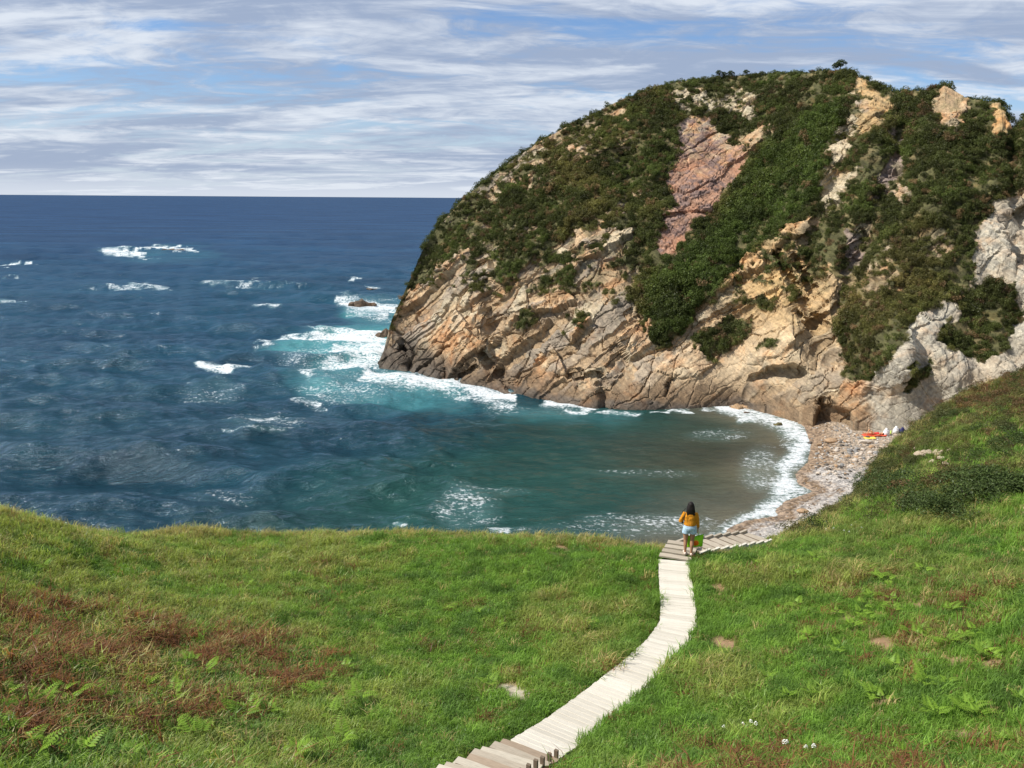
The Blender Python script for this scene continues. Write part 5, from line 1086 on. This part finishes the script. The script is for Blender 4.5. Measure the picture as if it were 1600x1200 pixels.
    for x, y, s, lab in ((1311, 112, .75, 'small wind-bent tree standing up on the highest crest of the headland'), (1305, 113, .6, 'smallest bush-like tree beside the wind-bent tree on the crest'), (1140, 122, .55, 'little round tree on the flat crest of the headland'), (1122, 122, .55, 'little round tree on the flat crest of the headland'), (1130, 122, .45, 'little round tree on the flat crest of the headland'), (1165, 120, .5, 'little round tree on the flat crest of the headland')):
        t = at_range(x, y, np.interp(x, [p[0] for p in TOP], [p[2] for p in TOP]) + 79); j = np.argmin(np.hypot(HEAD['PX'][:, 0] - x, HEAD['PX'][:, 1] - y)); p = HEAD['P'][j]
        r = empty('headland_tree', p, 0.3); r.scale = (s, s, s); c = link('crown', cm, None, r); c.location = (.05, 0, 1.0); link('trunk', tm, None, r); tag(r, lab, 'tree', 'little round trees on the crest' if 'round' in lab else None)
build_plants()

# ------------------------------------------------------------------ SUNBATHER AND BELONGINGS ON THE BEACH
def build_sunbather():
    p = beach_hit(1366, 682); rz = math.radians(-8)
    RED = plain('red_towel', (0.62, 0.10, 0.05), 0.85, 0.1); YEL = plain('yellow_towel', (0.80, 0.55, 0.10), 0.85, 0.1); WHT = plain('white_cloth', (0.80, 0.80, 0.80), 0.8, 0.2); NAVY = plain('navy_cloth', (0.03, 0.03, 0.12), 0.7, 0.2); SK = plain('tanned_skin', (0.52, 0.26, 0.14), 0.55, 0.3, .08); SWIM = plain('red_swimwear', (0.55, 0.05, 0.04), 0.7, 0.2); LIMEP = plain('lime_plastic', (0.6, 0.8, 0.15), 0.4, 0.4)
    W = Matrix.Translation(Vector(p)) @ Matrix.Rotation(rz, 4, 'Z')
    def towel(mat, x0, x1, y0, y1, lab, z):
        n, q = 14, 8; V = []; Fc = []
        for i in range(n + 1):
            for j in range(q + 1): x = x0 + (x1 - x0) * i / n; y = y0 + (y1 - y0) * j / q; w = W @ Vector((x, y, 0)); zz = beach_z(np.array([[w[0], w[1]]]))[0] - p[2]; V.append((x, y, zz + z + .02 * math.sin(7 * x + 3 * y) * math.cos(5 * y)))
        for i in range(n):
            for j in range(q): a = i * (q + 1) + j; Fc.append((a, a + q + 1, a + q + 2, a + 1))
        o = link('beach_towel', pymesh('beach_towel', V, Fc, True), mat); o.matrix_world = W; m = o.modifiers.new('thickness', 'SOLIDIFY'); m.thickness = .012; tag(o, lab, 'towel')
    towel(RED, -.95, 1.0, -.28, .55, 'red towel under the person lying on the beach', .09); towel(YEL, -1.05, -.1, -1.0, -.34, 'yellow towel spread beside the person lying on the beach', .06)
    r = empty('person'); r.matrix_world = W @ Matrix.Translation((0, .12, .12)); tag(r, 'person in red swimwear lying on a towel below the pale cliff', 'person')
    V = []; Fc = []                                    # lying on the back, head to the right, one knee raised
    tube(V, Fc, [(-.08, 0, .12), (.1, 0, .12), (.3, 0, .13), (.48, 0, .12), (.56, 0, .12), (.62, 0, .13)], [(.16, .10), (.13, .09), (.15, .11), (.15, .09), (.055, .055), (.055, .055)], 14, (0, 1, 0)); ball(V, Fc, (.74, 0, .15), (.11, .08, .095))
    tube(V, Fc, [(.74, 0, .235), (.72, 0, .26), (.71, 0, .24)], [.012, .015, .01], 6)
    tube(V, Fc, [(-.05, -.09, .11), (-.3, -.10, .36), (-.46, -.10, .5), (-.55, -.10, .3), (-.62, -.1, .06)], [.085, .075, .06, .05, .035], 12); tube(V, Fc, [(-.05, .09, .11), (-.3, .11, .1), (-.48, .12, .1), (-.7, .13, .08), (-.88, .14, .06)], [.085, .075, .058, .05, .035], 12)
    for s, y in ((-1, -.1), (1, .14)): tube(V, Fc, [(-.62 if s < 0 else -.88, y, .05), (-.74 if s < 0 else -.92, y, .05 if s < 0 else .2)], [.036, .03], 8)
    tube(V, Fc, [(.46, -.15, .12), (.25, -.28, .09), (.05, -.3, .06)], [.05, .04, .03], 10); tube(V, Fc, [(.46, .15, .12), (.62, .3, .14), (.76, .16, .1)], [.05, .04, .03], 10); hand(V, Fc, (.05, -.3, .06), (-1, 0, 0), (0, 0, -1), (0, 1, 0), .3); hand(V, Fc, (.76, .16, .1), (.6, -.7, 0), (0, 0, 1), (.7, .6, 0), .3)
    fuse('body', V, Fc, SK, r, .011, 3)
    V = []; Fc = []; tube(V, Fc, [(-.12, 0, .12), (0, 0, .12), (.08, 0, .12), (.3, 0, .13), (.42, 0, .13)], [(.165, .10), (.172, .11), (.145, .10), (.162, .122), (.15, .105)], 14, (0, 1, 0)); fuse('swimwear', V, Fc, SWIM, r, .012, 2)
    V = []; Fc = []; ball(V, Fc, (.77, 0, .13), (.115, .095, .10)); fuse('hair', V, Fc, HAIR, r, .012, 2)
    def sack(name, x, y, s, mat, lab, cat):
        o = empty(name); w = W @ Vector((x, y, 0)); o.location = (w[0], w[1], beach_z(np.array([[w[0], w[1]]]))[0]); V = []; Fc = []; tube(V, Fc, [(0, 0, 0), (0, 0, .05 * s), (.02, 0, .3 * s), (.03, 0, .5 * s), (.02, 0, .58 * s), (.05, 0, .66 * s)], [(.2 * s, .15 * s), (.3 * s, .2 * s), (.29 * s, .2 * s), (.2 * s, .13 * s), (.1 * s, .07 * s), (.13 * s, .09 * s)], 12)
        b = link('bag_body', pymesh('bag_body', V, Fc, True), mat, o); V = []; Fc = []; tube(V, Fc, [(-.1 * s, -.1 * s, .5 * s), (-.12 * s, -.2 * s, .6 * s), (.0, -.24 * s, .5 * s), (.12 * s, -.2 * s, .3 * s)], [.02 * s] * 4, 6); link('strap', pymesh('strap', V, Fc, True), mat, o); tag(o, lab, cat)
    sack('beach_bag', 1.02, .2, 1.0, WHT, 'white bag at the head of the person lying on the beach', 'bag'); sack('beach_bag', 2.05, .9, .95, WHT, 'white bag under the pale cliff beside the lime bottle', 'bag'); sack('backpack', 2.55, .8, .8, NAVY, 'dark navy backpack beside the white bag under the pale cliff', 'backpack')
    w = W @ Vector((1.55, .62, 0)); V = []; Fc = []; tube(V, Fc, [(0, 0, 0), (0, 0, .2), (0, 0, .26), (0, 0, .34)], [.06, .06, .03, .03], 10); o = link('bottle', pymesh('bottle', V, Fc, True), LIMEP); o.location = (w[0], w[1], beach_z(np.array([[w[0], w[1]]]))[0]); tag(o, 'lime coloured bottle standing between the two white bags', 'bottle')
build_sunbather()
